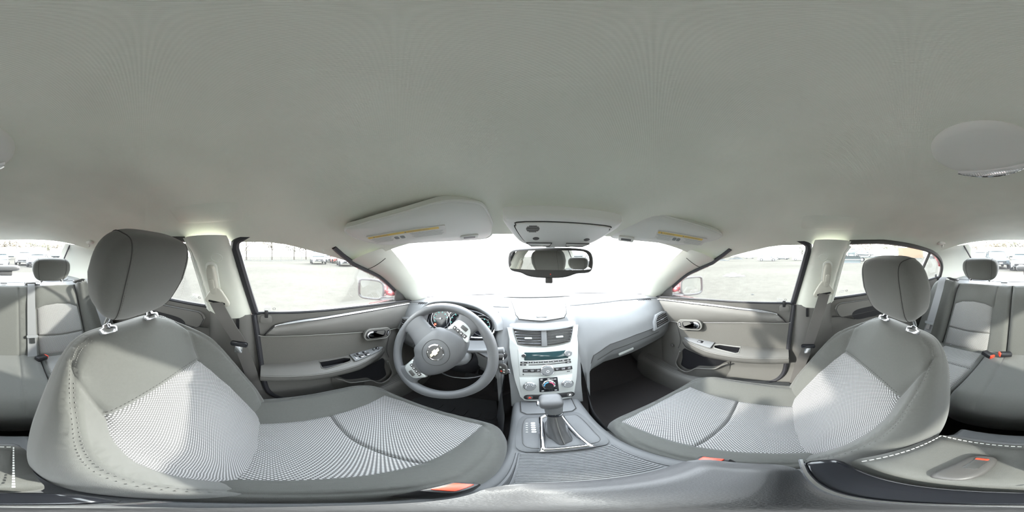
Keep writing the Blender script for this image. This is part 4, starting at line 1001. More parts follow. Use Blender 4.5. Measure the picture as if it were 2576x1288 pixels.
mk('collar', lathe([(.022, 0), (.022, .005), (.019, .006)], Fr((-.002, .381, .638), (1, 0, 0), (0, 1, -.2)), 20), 'black_gloss', SH)
mk('knob', rbox((0, 0, 0), (.060, .056, .046), .55, 28, 16, Fr((-.008, .398, .700), (1, 0, 0), (0, .95, .2))), 'wheel_grip', SH, 80)
mk('release_button', rbox((0, 0, 0), (.012, .022, .018), .6, 12, 8, Fr((-.038, .396, .694), (1, 0, 0), (0, 1, 0))), 'satin', SH, 60)
for i, c in enumerate('PRNDM'):
    y = .392-.0115*i; mk('gear_lens', prism(rrect(-.052, y, .011, .0085, .003), PLZ(y)+.0002, PLZ(y)+.0018, .0005), 'white_print', plate, 20)
    text(c, .007, Fr((-.052, y, PLZ(y)+.002), (1, 0, 0), (0, 1, 0)), 'black', plate)
    mk('gear_mark', prism(rrect(-.067, y, .005 if i else .006, .003, .001), PLZ(y), PLZ(y)+.0012), 'label_grey', plate, 0)
# ribbed sliding cover
rc = mk('sliding_cover', box((-.003, .165, .536), (.158, .168, .008), .002), 'console_grey', CON, 30)
for k in range(24):
    y = .246-.0066*k; mk('cover_rib', box((-.003, y, .541), (.152, .0038, .0036), .0012, 1), 'console_light', rc, 30)
mk('cover_frame', tube([(-.083, .25, .540), (-.085, .17, .539), (-.088, .085, .538)], .0025, 6), 'console_grey', CON); mk('cover_frame', tube([(.077, .25, .540), (.079, .17, .539), (.082, .085, .538)], .0025, 6), 'console_grey', CON)
# armrest: bin plus padded lid under the camera
AR = thing_part(CON, 'armrest', (0, -.08, .52)); AR['label'] = 'padded grey armrest with stitched rear lid'
mk('bin', box((0, -.09, .585), (.165, .33, .13), .02, 3), 'console_grey', AR, 40)
fo = rrect(.0, .040, .178, .112, .030, 6)
mk('front_pad', sheet(fo, (), lambda a, b, w: (a, b, .702-.028*(1-sstep(0, .035, pdist((a, b), dens(fo, .02))))+w), .045, .012), 'armrest_pad', AR, 60)
mk('cross_band', rbox((0, -.040, .690), (.186, .046, .032), .45, 24, 10), 'black_gloss', AR, 80)
mk('band_edge', tube([(-.095, -.020, .700), (-.05, -.018, .7065), (.05, -.018, .7065), (.095, -.020, .700)], .003, 6), 'satin', AR)
ro = rrect(.0, -.143, .172, .160, .022, 6)
mk('rear_lid', sheet(ro, (), lambda a, b, w: (a, b, .705-.022*(1-sstep(0, .03, pdist((a, b), dens(ro, .02))))+w), .045, .012), 'fabric', AR, 60)
st_ = []
for sx2 in (-1, 1):
    for k in range(16): st_.append(box((sx2*.070, -.078-.0085*k, .7035), (.0018, .0055, .0014)))
for k in range(16): st_.append(box((-.0638+.0085*k, -.209, .7035), (.0055, .0018, .0014)))
mk('stitching', join(*st_), 'label_grey', AR, 0)
lt = mk('lid_latch', rbox((-.015, -.125, .7075), (.036, .085, .016), .6, 24, 8), 'dark_plastic', AR, 70)
mk('latch_slot', prism(rrect(-.016, -.138, .014, .034, .003), .7135, .7160, .0005), 'satin', AR); mk('latch_mark', prism(rrect(-.016, -.153, .014, .005, .001), .7158, .7164), 'red_button', AR)
# seat belt buckles beside the armrest
for s in (-1, 1):
    B = thing('belt_buckle', 'red topped %s belt buckle beside the armrest' % side_word[s], 'belt buckle', (s*.108, .06, .40))
    bf_ = Fr((s*.108, .072, .575), (1, 0, 0), (0, .25, .97))
    mk('housing', box((0, 0, 0), (.022, .075, .045), .006, 2, Fr(bf_.o, bf_.x, bf_.y)), 'black', B, 40)
    mk('release', box((0, .0385, .0), (.014, .006, .03), .002, 2, Fr(bf_.o, bf_.x, bf_.y)), 'red_button', B, 40)
    mk('stalk', tube([bf_(0, -.035, 0), (s*.112, .04, .45), (s*.115, .0, .36)], .008, 8), 'black', B)
# ------------------------------------------------------------------ seats
def pad(root, name, f3, outline, r, hf, depth, regions=(), lines=(), mat_='fabric', step=.02, tuck=.02, groove=.006, skirt_mat=None, cap=True):
    """upholstered pad: 2-D outline (s,t) with height field; regions = (name, polygon, material) get their own mesh; lines = seam polylines"""
    out = dens(outline, .012); rl = [dens(p, .012) for _, p, _ in regions]
    cre = [(l, True) for l in rl]+[(dens(l, .012, False), False) for l in lines]
    ex = []
    for k in (.03, .12, .27, .48, .75, 1.05): ex += offs(out, r*k)
    for l, cl in cre:
        if cl:
            for d in (-.011, -.005, .005, .011): ex += offs(l, d)
        else:
            for d in (-.010, -.004, .004, .010):
                for i in range(len(l)):
                    a = l[max(0, i-1)]; b = l[min(len(l)-1, i+1)]; q = math.hypot(b[0]-a[0], b[1]-a[1]) or 1
                    ex.append((l[i][0]-(b[1]-a[1])/q*d, l[i][1]+(b[0]-a[0])/q*d))
    exa = np.asarray([(p[0], p[1]) for p in ex])
    for l, cl in cre: exa = exa[pdist_n(exa, l, cl) > .0035]
    ex = exa.tolist()
    p2, fs = tri2d(out, (), cre, ex, step)
    def H(p):
        d = pdist(p, out); h = hf(*p)
        if d < r: h -= r-math.sqrt(max(0, r*r-(r-d)**2))
        for l, cl in cre:
            g = pdist(p, l, cl)
            if g < .02: h -= groove*math.exp(-(g/.0055)**2)
        return h
    pa = np.array(p2); dd = pdist_n(pa, out); hh = np.array([hf(*p) for p in p2]); hh -= np.where(dd < r, r-np.sqrt(np.maximum(0, r*r-(r-dd)**2)), 0)
    for l, cl in cre: g = pdist_n(pa, l, cl); hh -= np.where(g < .02, groove*np.exp(-(g/.0055)**2), 0)
    v3 = [V(f3(p[0], p[1], h)) for p, h in zip(p2, hh.tolist())]
    sets = [[] for _ in range(len(regions)+1)]
    cen = pa[np.array(fs)].mean(1); own = np.zeros(len(fs), int)
    for k, l in enumerate(rl): own[(own == 0) & pip_n(cen, l)] = k+1
    for f, k in zip(fs, own.tolist()): sets[k].append(f)
    main = None
    for k, ff in enumerate(sets):
        if not ff: continue
        ids = sorted({i for f in ff for i in f}); mp = {j: i for i, j in enumerate(ids)}
        vs_ = [v3[i] for i in ids]; fc = [tuple(mp[i] for i in f) for f in ff]; uv = [p2[i] for i in ids]
        if k == 0:                         # side skirt and underside
            base = len(vs_); n = len(out)
            rows = [(0, 0), (.35, -.004), (.7, 0), (.93, .012), (1, tuck)]
            for q, ins in rows:
                lo = offs(out, ins)
                for p0, p in zip(out, lo):
                    h0 = hf(*p0)-r; vs_.append(V(f3(p[0], p[1], h0+(-depth-h0)*q))); uv.append((p[0], p[1]+q*depth))
            for a in range(len(rows)-1):
                for i in range(n): fc.append((base+a*n+i, base+(a+1)*n+i, base+(a+1)*n+(i+1) % n, base+a*n+(i+1) % n))
            if cap: fc.append(tuple(base+(len(rows)-1)*n+i for i in range(n)))
            main = mk(name, (vs_, fc), mat_, root, 85, uv=uv)
        else: mk(regions[k-1][0], (vs_, fc), regions[k-1][2], root, 85, uv=uv)
    return main, H
def stitch(root, f3, H, path, gap=.004, ln=.003, pitch=.0052, mat_='thread', name='stitching'):
    pl = spl([(*p, 0) for p in path], 8); parts = []; acc = 0
    for a, b in zip(pl, pl[1:]):
        l = (b-a).length; acc += l
        if acc >= pitch:
            acc = 0; d = (b-a).normalized(); nrm = V((-d.y, d.x, 0))
            for g in ((-gap, gap) if gap else (0,)):
                q0 = b+nrm*g-d*ln/2; q1 = b+nrm*g+d*ln/2
                P0 = V(f3(q0.x, q0.y, H((q0.x, q0.y))+.0003)); P1 = V(f3(q1.x, q1.y, H((q1.x, q1.y))+.0003))
                parts.append(tube([P0, P1], .0009, 4, caps=False))
    return mk(name, join(*parts), mat_, root, 0)
def sym(half): return half+[(-x, y) for x, y in half[::-1] if abs(x) > 1e-6]
def headrest(root, c, wd, hh, th, tilt, nm='headrest', seam_s=.36, mt='fabric'):
    fr = Fr(c, (1, 0, 0), (0, -math.sin(tilt), math.cos(tilt)))   # x lateral, y up, z = forward... (x cross y)
    H_ = thing_part(root, nm, c)
    def mod(x, y, z):
        # x lateral, y thickness (forward = -y of frame z), z vertical
        wsc = 1-.16*max(0, -z)-.05*max(0, z)**2; bow = .10*(1-x*x)
        return x*wsc, y*(1-.18*max(0, z)-.1*max(0, -z)), z
    f2 = Fr(c, (1, 0, 0), -fr.z)
    f2 = Fr(c, fr.x, fr.z); f2.z = fr.y
    o = mk('cushion', rbox((0, 0, 0), (wd, th, hh), .5, 56, 32, f2, mod), mt, H_, 80)
    for s in (-1, 1):                      # gusset seams
        pth = []; e = .5; X0 = .72; bm_ = math.acos(X0**(1/e))*.9995
        for k in range(48):
            t = 2*PI*(k+.5)/48; zz = math.sin(bm_)**e*math.sin(t); b = math.copysign(math.asin(min(1, abs(zz)**(1/e))), zz); r_ = min(1, X0/math.cos(b)**e); ca_ = r_**(1/e); sa_ = math.sqrt(max(0, 1-ca_*ca_))
            y_ = math.copysign(math.cos(b)**e*sa_**e, math.cos(t)); z_ = math.copysign(abs(math.sin(b))**e, b)
            x_, y_, z_ = mod(s*X0, y_, z_); pth.append(f2(x_*wd/2, y_*th/2*1.004, z_*hh/2*1.004))
        mk('seam', tube(pth, .0013, 5, closed=True), 'seam', H_)
        parts = []
        for k in range(0, 48):
            p = pth[k]; q = pth[(k+1) % 48]; L = (q-p).length; m_ = max(1, round(L/.008))
            for j in range(m_):
                a = p.lerp(q, (j+.2)/m_); b2 = p.lerp(q, (j+.75)/m_)
                out = (a-V(c)); out = (out-fr.x*out.dot(fr.x)).normalized()*.0006
                parts.append(tube([a+out-fr.x*s*.0045, b2+out-fr.x*s*.0045], .0009, 4, caps=False))
        mk('stitching', join(*parts), 'thread', H_, 0)
    return H_
def front_seat(x0, crease, length, recl, hrc, hr_tilt, label):
    T = thing('bucket_seat', label, 'car seat', (x0, crease[0]+.2, .27))
    cy, cz = crease; ca, sa = math.cos(recl), math.sin(recl)
    fb = lambda s, t, h: (x0+s, cy-sa*t+ca*h, cz+ca*t+sa*h)
    L = length
    ol = sym([(0, L+.005), (.09, L+.004), (.145, L-.012), (.19, L-.055), (.225, L-.115), (.252, L-.19), (.268, L-.27), (.272, L-.36), (.262, L-.47), (.245, -.02), (.235, -.06), (.12, -.07), (0, -.07)])
    ol = [(p.x, p.y) for p in spl([(*p, 0) for p in ol], 5, closed=True)]
    def hb(s, t):
        a = abs(s)
        bol = .055*sstep(.155, .235, a)*sstep(L+.02, L-.2, t)*(.55+.45*sstep(-.05, .15, t)); lum = .016*math.exp(-((t-.16)/.13)**2)*(1-sstep(.1, .2, a))
        return bol+lum-.014*sstep(L-.14, L, t)*(1-sstep(.1, .22, a)*.5)
    ti = .365
    ins = [(-.163, -.045), (.163, -.045), (.178, .08), (.182, .2), (.172, .30), (.158, ti-.006), (.08, ti+.006), (0, ti+.009), (-.08, ti+.006), (-.158, ti-.006), (-.172, .30), (-.182, .2), (-.178, .08)]
    sl = [[(s*.160, ti-.004), (s*.168, ti+.04), (s*.185, L-.10), (s*.178, L-.06)] for s in (-1, 1)]
    sl2 = [[(s*.205, .0), (s*.226, .12), (s*.232, .25), (s*.226, .34), (s*.208, .43), (s*.182, .50), (s*.155, .54), (s*.12, .56)] for s in (-1, 1)]
    back, HB = pad(T, 'backrest', fb, ol, .048, hb, .085, [('backrest_insert', ins, 'insert')], sl+sl2, step=.022)
    for q in sl2: stitch(T, fb, HB, q)
    stitch(T, fb, HB, [(-.155, ti+.006), (-.08, ti+.017), (0, ti+.02), (.08, ti+.017), (.155, ti+.006)], 0, .004, .007, 'seam')
    # cushion
    fc = lambda s, t, h: (x0+s, cy+t, cz+.05*t+h)
    co = sym([(0, .475), (.10, .472), (.168, .457), (.224, .415), (.254, .34), (.265, .24), (.262, .1), (.25, -.03), (.23, -.09), (.12, -.10), (0, -.10)])
    co = [(p.x, p.y) for p in spl([(*p, 0) for p in co], 5, closed=True)]
    def hc(s, t): a = abs(s); return (.050 if s*x0 > 0 else .034)*sstep(.13, .225, a)*(1-.6*sstep(.32, .46, t))-.012*(1-sstep(.0, .16, a))*sstep(.45, .15, t)*.6-.03*sstep(.40, .48, t)
    ci = [(-.150, -.05), (.150, -.05), (.158, .08), (.166, .20), (.176, .33), (.186, .405), (.10, .428), (0, .434), (-.10, .428), (-.186, .405), (-.176, .33), (-.166, .20), (-.158, .08)]
    a_ = [p for p in ci if p[1] <= .2]+[]
    ow = -1 if x0 < 0 else 1               # outboard side
    rear_i = [(-.150, -.05), (.150, -.05), (.158, .08), (.166, .195), (0, .188), (-.166, .195), (-.158, .08)]
    front_i = [(.166, .195), (.176, .33), (.186, .405), (.10, .428), (0, .434), (-.10, .428), (-.186, .405), (-.176, .33), (-.166, .195), (0, .188)]
    sk_ = lambda L_: [(x*(.80 if x*ow > 0 else 1.02), y) for x, y in L_]
    rear_i, front_i = sk_(rear_i), sk_(front_i)
    cu, HC = pad(T, 'cushion', fc, co, .045, hc, .13, [('cushion_rear_insert', offs(dens(rear_i, .012), .0009), 'insert'), ('cushion_front_insert', offs(dens(front_i, .012), .0009), 'insert')], [[(s*.215, -.02), (s*.236, .15), (s*.236, .28), (s*.216, .37), (s*.16, .435), (s*.08, .452), (0, .455)] for s in (-1, 1)], step=.022)
    # plastic base, rails, recline hinge
    mk('base_shield', box((x0, cy+.2, .345), (.46, .48, .09), .03, 3), 'dark_plastic', T, 40)
    for s in (-1, 1):
        mk('rail', box((x0+s*.19, cy+.2, .282), (.035, .50, .035), .006), 'black', T, 40)
        mk('hinge_cover', rbox((0, 0, 0), (.03, .13, .12), .6, 20, 10, Fr((x0+s*.235, cy-.01, cz-.07), (1, 0, 0), (0, 1, .2))), 'dark_plastic', T, 60)
    # headrest posts
    for s in (-1, 1):
        b = V(fb(s*.076, L-.004, -.022)); d = V((0, -sa, ca)); top = V((x0+s*.076, hrc[1]+.004, hrc[2]-.05))
        mk('post', tube([b+d*.006, b+d*.02, top], .0062, 12), 'chrome', T, 60)
        fr = Fr(V(fb(s*.076, L+.003, -.022)), (1, 0, 0), (0, ca, sa))
        mk('post_guide', lathe([(.0235, -.014), (.024, -.003), (.021, .001), (.012, .003), (.0105, .009), (.0068, .010)], fr, 32), 'satin', T, 80)

    headrest(T, hrc, .290, .222, .118, hr_tilt)
    return T
front_seat(-.36, (-.03, .52), .575, math.radians(29), V((-.368, -.292, 1.152)), math.radians(-24), 'driver seat with charcoal bolsters, dotted grey inserts and raised headrest')
front_seat(.36, (-.042, .475), .578, math.radians(32.5), V((.372, -.358, 1.090)), math.radians(-15), 'passenger seat with charcoal bolsters, dotted grey inserts and lowered headrest')
# ------------------------------------------------------------------ front seat belts on the pillars
def fbelt(s, ylow, zlow):
    T = thing('seat_belt', 'front %s seat belt hanging from its beige pillar guide' % side_word[s], 'seat belt', (s*.645, -.16, .75))
    f0 = V((s*(sx_(1.12)-.052), -.186, 1.12))
    fr = Fr(f0, (0, -s, 0), (-s*.42, 0, .9))
    mk('slider_recess', prism(rrect(0, 0, .040, .135, .019, 6), -.002, .0025, .001, fr=fr), 'trim_beige_dark', T, 40)
    mk('height_slider', rbox((0, .0, .008), (.033, .118, .026), .55, 20, 12, fr), 'belt_plastic', T, 80)
    mk('slider_button', prism(rrect(.0, -.004, .016, .038, .005), .018, .0245, .002, fr=fr), 'belt_plastic', T, 40)
    lf = Fr(V((s*(sx_(1.045)-.066), -.180, 1.045)), (0, -s*.985, s*.12), (-s*.42, 0, .9))
    tri = spl([(-.012, .052, 0), (.012, .052, 0), (.040, .006, 0), (.046, -.012, 0), (.036, -.024, 0), (0, -.022, 0), (-.036, -.024, 0), (-.046, -.012, 0), (-.040, .006, 0)], 3, closed=True)
    mk('guide_ring', prism([(p.x, p.y) for p in tri], -.005, .005, .003, fr=lf, both=True), 'belt_plastic', T, 50)
    mk('ring_slot', prism(rrect(0, -.010, .062, .009, .004), .0045, .0062, fr=lf), 'black', T)
    pa = lf(0, -.010, .006); pb = V((s*.64, ylow, zlow)); mid = pa.lerp(pb, .5)+V((-s*.01, .004, 0))
    path = spl([pa, pa.lerp(pb, .05)+V((-s*.004, 0, 0)), mid, pb, pb+V((s*.01, .035, -.14)), pb+V((s*.02, .06, -.3))], 5)
    wv = V((0, -.0235, s*0-.004)); mk('webbing', ribbon(path, wv, V((-s, 0, .2))), 'belt', T, 60)
    tf = Fr(pb+V((-s*.006, .002, -.005)), (0, -s, -.1), (0, .1, .98))
    mk('tongue', prism(rrect(0, 0, .062, .020, .008), -.006, .008, .003, fr=tf, both=True), 'black_gloss', T, 40)
    mk('tongue_plate', prism(rrect(0, -.026, .028, .034, .004), -.0015, .0015, .0005, fr=tf), 'chrome', T, 30)
fbelt(-1, -.108, .862); fbelt(1, -.118, .765)
# ------------------------------------------------------------------ rear bench
RB = thing('rear_bench', 'wide charcoal rear bench seat with dotted outer inserts', 'car seat', (0, -.7, .3))
rcy, rcz, rre = -.835, .595, math.radians(27)
ra, rs_ = math.cos(rre), math.sin(rre)
rfb = lambda s, t, h: (s, rcy-rs_*t+ra*h, rcz+ra*t+rs_*h)
RL = .475
def rhb(s, t):
    a = abs(s)
    return .045*sstep(.48, .56, a)+.012*(1-sstep(.08, .2, a))-.018*math.exp(-((a-.2)/.02)**2)*.3-.02*sstep(RL-.1, RL, t)
def insert_r(s): return [(s*.205, .015), (s*.47, .015), (s*.478, .15), (s*.47, .305), (s*.42, .328), (s*.34, .336), (s*.26, .328), (s*.21, .31)][::s]
def rback(name, x0, x1, reg, lines):
    o = [(p.x, p.y) for p in spl([(x0+.012, RL-.004, 0), (x0+.002, RL-.03, 0), (x0, .2, 0), (x0, -.03, 0), (x0+.02, -.06, 0), (x1-.02, -.06, 0), (x1, -.03, 0), (x1, .2, 0), (x1-.002, RL-.03, 0), (x1-.012, RL-.004, 0), ((x0+x1)/2, RL, 0)], 4, closed=True)]
    return pad(RB, name, rfb, o, .028, rhb, .10, reg, lines, step=.03)
def halves(s):
    p = insert_r(s)
    lo = [(s*.205, .015), (s*.47, .015), (s*.476, .135), (s*.335, .128), (s*.205, .135)][::s]; up = [(s*.205, .138), (s*.335, .131), (s*.476, .138), (s*.478, .2), (s*.47, .305), (s*.42, .328), (s*.34, .336), (s*.26, .328), (s*.21, .31)][::s]
    return [('insert_lower', lo, 'rear_insert'), ('insert_upper', up, 'rear_insert')]
rback('backrest', -.49, .092, halves(-1), [[(-.1, RL-.03), (-.1, .0)], [(-.2, .31), (-.195, RL-.02)]])
rback('backrest', .098, .49, halves(1), [[(.2, .31), (.195, RL-.02)]])
for s in (-1, 1):
    o = [(s*.497, RL-.03), (s*.52, RL-.006), (s*.58, RL-.008), (s*.635, RL-.04), (s*.66, RL-.12), (s*.668, .1), (s*.66, .0), (s*.63, -.04), (s*.53, -.04), (s*.5, .0), (s*.495, .2)]
    o = [(p.x, p.y) for p in spl([(*p, 0) for p in o], 4, closed=True)]
    if s > 0: o = o[::-1]
    pad(RB, 'side_bolster', rfb, o, .03, lambda a, b: .03+.045*sstep(.52, .62, abs(a)), .10, step=.03)
rfc = lambda s, t, h: (s, rcy+t, rcz+.03*t+h)
def rhc(s, t): a = abs(s); return .022*(1-sstep(.19, .22, a))+.02*sstep(.47, .54, a)-.03*sstep(.36, .43, t)
def cush(name, x0, x1, reg, lines=()):
    o = [(p.x, p.y) for p in spl([(x0, -.04, 0), (x0+.02, -.07, 0), (x1-.02, -.07, 0), (x1, -.04, 0), (x1, .3, 0), (x1-.01, .40, 0), (x1-.05, .432, 0), ((x0+x1)/2, .44, 0), (x0+.05, .432, 0), (x0+.01, .40, 0), (x0, .3, 0)], 4, closed=True)]
    pad(RB, name, rfc, o, .035, rhc, .17, reg, lines, step=.03)
ci_ = lambda s: [('cushion_insert', [(s*.225, -.03), (s*.465, -.03), (s*.47, .16), (s*.225, .16)][::s], 'rear_insert'), ('cushion_insert', [(s*.225, .165), (s*.47, .165), (s*.468, .37), (s*.225, .37)][::s], 'rear_insert')]
cush('cushion_centre', -.205, .205, (), [[(-.1, -.03), (-.1, .42)], [(.1, -.03), (.1, .42)]])
cush('cushion', -.655, -.207, ci_(-1)); cush('cushion', .207, .655, ci_(1))
for s in (-1, 1):
    c = V((s*.325, -1.085, 1.108)); headrest(RB, c, .262, .158, .095, math.radians(-14), 'headrest')
    for q in (-1, 1):
        mk('post_guide', lathe([(.013, 0), (.013, .012), (.009, .016), (.007, .03)], Fr((c.x+q*.07, -1.068, 1.012), (1, 0, 0), (0, 1, .2)), 14), 'satin', RB)
    for q in (.23, .44): mk('anchor_button', lathe([(.006, 0), (.006, .004), (0, .005)], Fr(rfb(s*q*.97, .012, rhb(q, .01)+.0), (1, 0, 0), (0, .5, .87)), 10), 'dash_grey', RB)
# parcel shelf
PS = thing('parcel_shelf', 'pale grey parcel shelf under the rear window', 'parcel shelf', (0, -1.35, .95))
shz = lambda x, y: .985+.05*sstep(-1.15, -1.6, y)*.6
mk('shelf_board', grid(lambda u, v: ((u*2-1)*.62, -1.10-.53*v, shz(0, -1.10-.53*v)+.012*math.sin(PI*v)), 20, 12), 'dash_top', PS, 60)
mk('shelf_front', grid(lambda u, v: ((u*2-1)*.62, -1.10+.005*v, shz(0, -1.1)-.12*v), 10, 3), 'dash_top', PS, 60)
for s in (-1, 1):
    mk('speaker_grille', sheet(rrect(s*.42, -1.32, .2, .12, .05), (), lambda a, b, w: (a, b, shz(0, b)+.016+w), .006, .04), 'dash_grey', PS)
for q in (-.17, .0, .17):
    mk('tether_cover', box((q+.0, -1.17, 1.005), (.05, .035, .012), .004), 'dash_top', PS)
mk('belt_exit', rbox((-.20, -1.13, .995), (.11, .07, .03), .5, 20, 8), 'black', PS)
mk('lamp_foot', box((0, -1.52, 1.045), (.12, .06, .05), .01), 'dark_plastic', PS)
BL = thing('brake_lamp', 'dark rounded high brake lamp housing on the parcel shelf', 'brake lamp', (0, -1.52, 1.01))
mk('housing', rbox((0, -1.52, 1.088), (.26, .10, .055), .5, 28, 12), 'dark_plastic', BL, 80); mk('lens', box((0, -1.572, 1.088), (.2, .006, .03), .002), 'red_paint', BL)
# ------------------------------------------------------------------ rear belts and buckles
def rbelt(path, wv, label, tongue=None):
    T = thing('seat_belt', label, 'seat belt', path[-1])
    mk('webbing', ribbon(spl(path, 6), V(wv), V((0, .85, .5))), 'belt_light', T, 60)
    mk('belt_guide', rbox((0, 0, 0), (.075, .05, .025), .5, 16, 8, Fr(path[0], (1, 0, 0), (0, 1, 0))), 'dark_plastic', T, 60)
    if tongue:
        tf = Fr(V(tongue)+V((0, .006, .003)), (1, 0, 0), (0, -.42, .9))
        mk('tongue', prism(rrect(0, 0, .062, .018, .007), -.004, .006, .002, fr=tf), 'dash_grey', T, 40); mk('tongue_plate', prism(rrect(0, -.026, .026, .036, .005), -.001, .0015, fr=tf), 'chrome', T)
        mk('tongue_slot', prism(rrect(0, -.027, .011, .016, .003), .0015, .002, fr=tf), 'black', T)
bx = lambda s, t, h=.012: V(rfb(s, t, rhb(s, t)+h))
rbelt([V((-.185, -1.105, 1.01)), bx(-.185, .465, .01), bx(-.178, .36), bx(-.172, .2), bx(-.168, .06), bx(-.163, -.015, .03)+V((0, 0, .0))], (.024, 0, 0), 'rear centre seat belt lying straight down the seatback', bx(-.172, .135, .012))
rbelt([V((-.535, -1.115, 1.012)), V(rfb(-.548, .462, .085)), V(rfb(-.562, .36, .098)), V(rfb(-.578, .22, .10)), V(rfb(-.592, .06, .095))], (.022, -.008, 0), 'rear seat belt over the driver side bolster')
rbelt([V((.555, -1.115, 1.012)), V(rfb(.556, .462, .088)), V(rfb(.556, .36, .098)), V(rfb(.556, .22, .098)), V(rfb(.556, .06, .095))], (.022, .008, 0), 'rear seat belt over the passenger side bolster', V(rfb(.556, .13, .100)))
for (x, y, z, dx), lab in (((-.205, -.79, .615, .5), 'red rear belt buckle beside the centre belt'), ((.18, -.79, .622, -.6), 'red rear belt buckle lying on the dotted passenger side cushion'), ((.09, -.80, .632, .6), 'red rear belt buckle on the plain centre cushion')):
    B = thing('belt_buckle', lab, 'belt buckle', (x, y, z-.02))
    f_ = Fr((x, y, z), (math.cos(.5), math.sin(.5)*(1 if dx > 0 else -1), .15), (0, 1, .1))
    sg = -1 if dx > 0 and x < 0 else (1 if x > .1 else -1)
    if x < 0: sg = -1
    mk('housing', box((0, 0, .006), (.062, .036, .026), .006, 2, f_), 'black', B, 40)
    mk('release', box(((-.029 if x < 0 else -.0295 if x > .1 else .0295), 0, .008), (.012, .030, .021), .003, 2, f_), 'red_button', B, 40)
# rear floor, mat edge
mk('rear_tunnel_mat', sheet([(-.17, -.42), (.17, -.42), (.17, -.2), (-.17, -.2)], (), lambda a, b, w: (a, b, flz(a, b)+.006+w), .004, .05), 'carpet_blue', floor, 40)
# ------------------------------------------------------------------ overhead parts
def roof_at(x, y):
    u = x/interp(XE, y); ze = interp(ZE, y); zc = interp(ZC, y); return ze+(zc-ze)*(1-abs(u)**3.4)
# dome lamp
dz = roof_at(.015, -.25)
DL = thing('dome_lamp', 'round beige dome lamp on the headliner behind the front seats', 'dome lamp', (.015, -.255, dz))
df = Fr((.015, -.255, dz+.002), (1, 0, 0), (0, -1, .03))
mk('cover', lathe([(.088, 0), (.087, .008), (.078, .014), (.05, .018), (0, .0195)], df, 48), 'trim_beige_dark', DL, 60)
cres = [(.080*math.cos(math.radians(a)), .080*math.sin(math.radians(a))) for a in range(28, 153, 6)]
cres += [(x, .036+.012*(1-(x/.07)**2)) for x in [-.07+.007*k for k in range(21)]]
mk('lens', prism(cres, .010, .0205, .0015, fr=df), 'lamp_lens', DL, 40)
for k in range(26):
    x = -.062+.005*k; mk('lens_rib', tube([df(x, .046+.008*(1-(x/.07)**2), .0208), df(x*1.05, math.sqrt(max(.001, .0775**2-(x*1.05)**2)), .0208)], .0007, 4), 'lamp_lens', DL, 0)
mk('lens_edge', tube([df(x, y, .0205) for x, y in cres[:21]], .0018, 5), 'chrome', DL)
# overhead console
OC = thing('overhead_console', 'grey overhead console with map lamps above the mirror', 'overhead console', (.02, .40, 1.30))
of = Fr((.018, .398, 1.270), (1, 0, 0), (0, -.93, .32))    # y points rearwards, z down-forward
if of.z.z > 0: of = Fr((.018, .398, 1.270), (-1, 0, 0), (0, -.93, .32))
oo = [(-.112, .092), (.112, .092), (.136, .074), (.138, .052), (.118, -.035), (.098, -.075), (.06, -.098), (0, -.106), (-.06, -.098), (-.098, -.075), (-.118, -.035), (-.138, .052), (-.136, .074)]
os_ = spl([(*p, 0) for p in oo], 4, closed=True); o2 = [(p.x*.93, p.y*.80) for p in os_]
def raised(pts, w0, w1, k): # frustum-like rounded body
    n_ = len(pts); rows = [(1.06, w0), (1.045, w1*.55), (1.0, w1*.9), (k, w1)]
    vs_ = [of(p[0]*a, p[1]*a, b) for a, b in rows for p in pts]; fs = [(r*n_+i, r*n_+(i+1) % n_, (r+1)*n_+(i+1) % n_, (r+1)*n_+i) for r in range(3) for i in range(n_)]
    return vs_, fs+[tuple(3*n_+i for i in range(n_))]
mk('surround', raised(o2, -.03, .018, .93), 'pale_grey', OC, 60)
inn = [(x*.86, y*.86-.004) for x, y in o2]
mk('panel_gap', tube([of(x, y, .0182) for x, y in inn], .0015, 6, closed=True), 'seam', OC)
face = mk('panel', prism([(x*.985, y*.985) for x, y in inn], .010, .022, .002, fr=of), 'pale_grey', OC, 40)
D_ = -of.x.x                                # +1 when frame x is mirrored
gx = lambda x: x*of.x.x
for k in range(7):
    q = -.0135+.0045*k; h_ = math.sqrt(.0165**2-q*q); mk('mic_slot', prism([(gx(-.072)-h_*.9, .034+q-.0011), (gx(-.072)+h_*.9, .034+q-.0011), (gx(-.072)+h_*.9, .034+q+.0011), (gx(-.072)-h_*.9, .034+q+.0011)], .0218, .0226, fr=of), 'seam', face, 0)
for x in (-.062, .072): mk('lamp_button', lathe([(.0085, 0), (.008, .002), (0, .0025)], of.at(gx(x), -.016, .021), 18), 'dark_plastic', face, 40)
for x, nm in ((-.052, 'lamp_lens'), (.055, 'lamp_lens')):
    ml = [(-.034, .010), (.034, .010), (.030, -.018), (-.02, -.020)] if x < 0 else [(-.034, .010), (.034, .010), (.02, -.020), (-.030, -.018)]
    ml = [(gx(x)+gx(a), -.047+b*.75) for a, b in ml]
    if gx(1) < 0: ml = ml[::-1]
    ml_ = ml
    l_ = mk('map_lamp', prism(ml_, .020, .0245, .002, fr=of), nm, OC, 40)
    mk('lamp_edge', tube([of(p[0], p[1], .0242) for p in ml_], .0012, 5, closed=True), 'seam', l_)
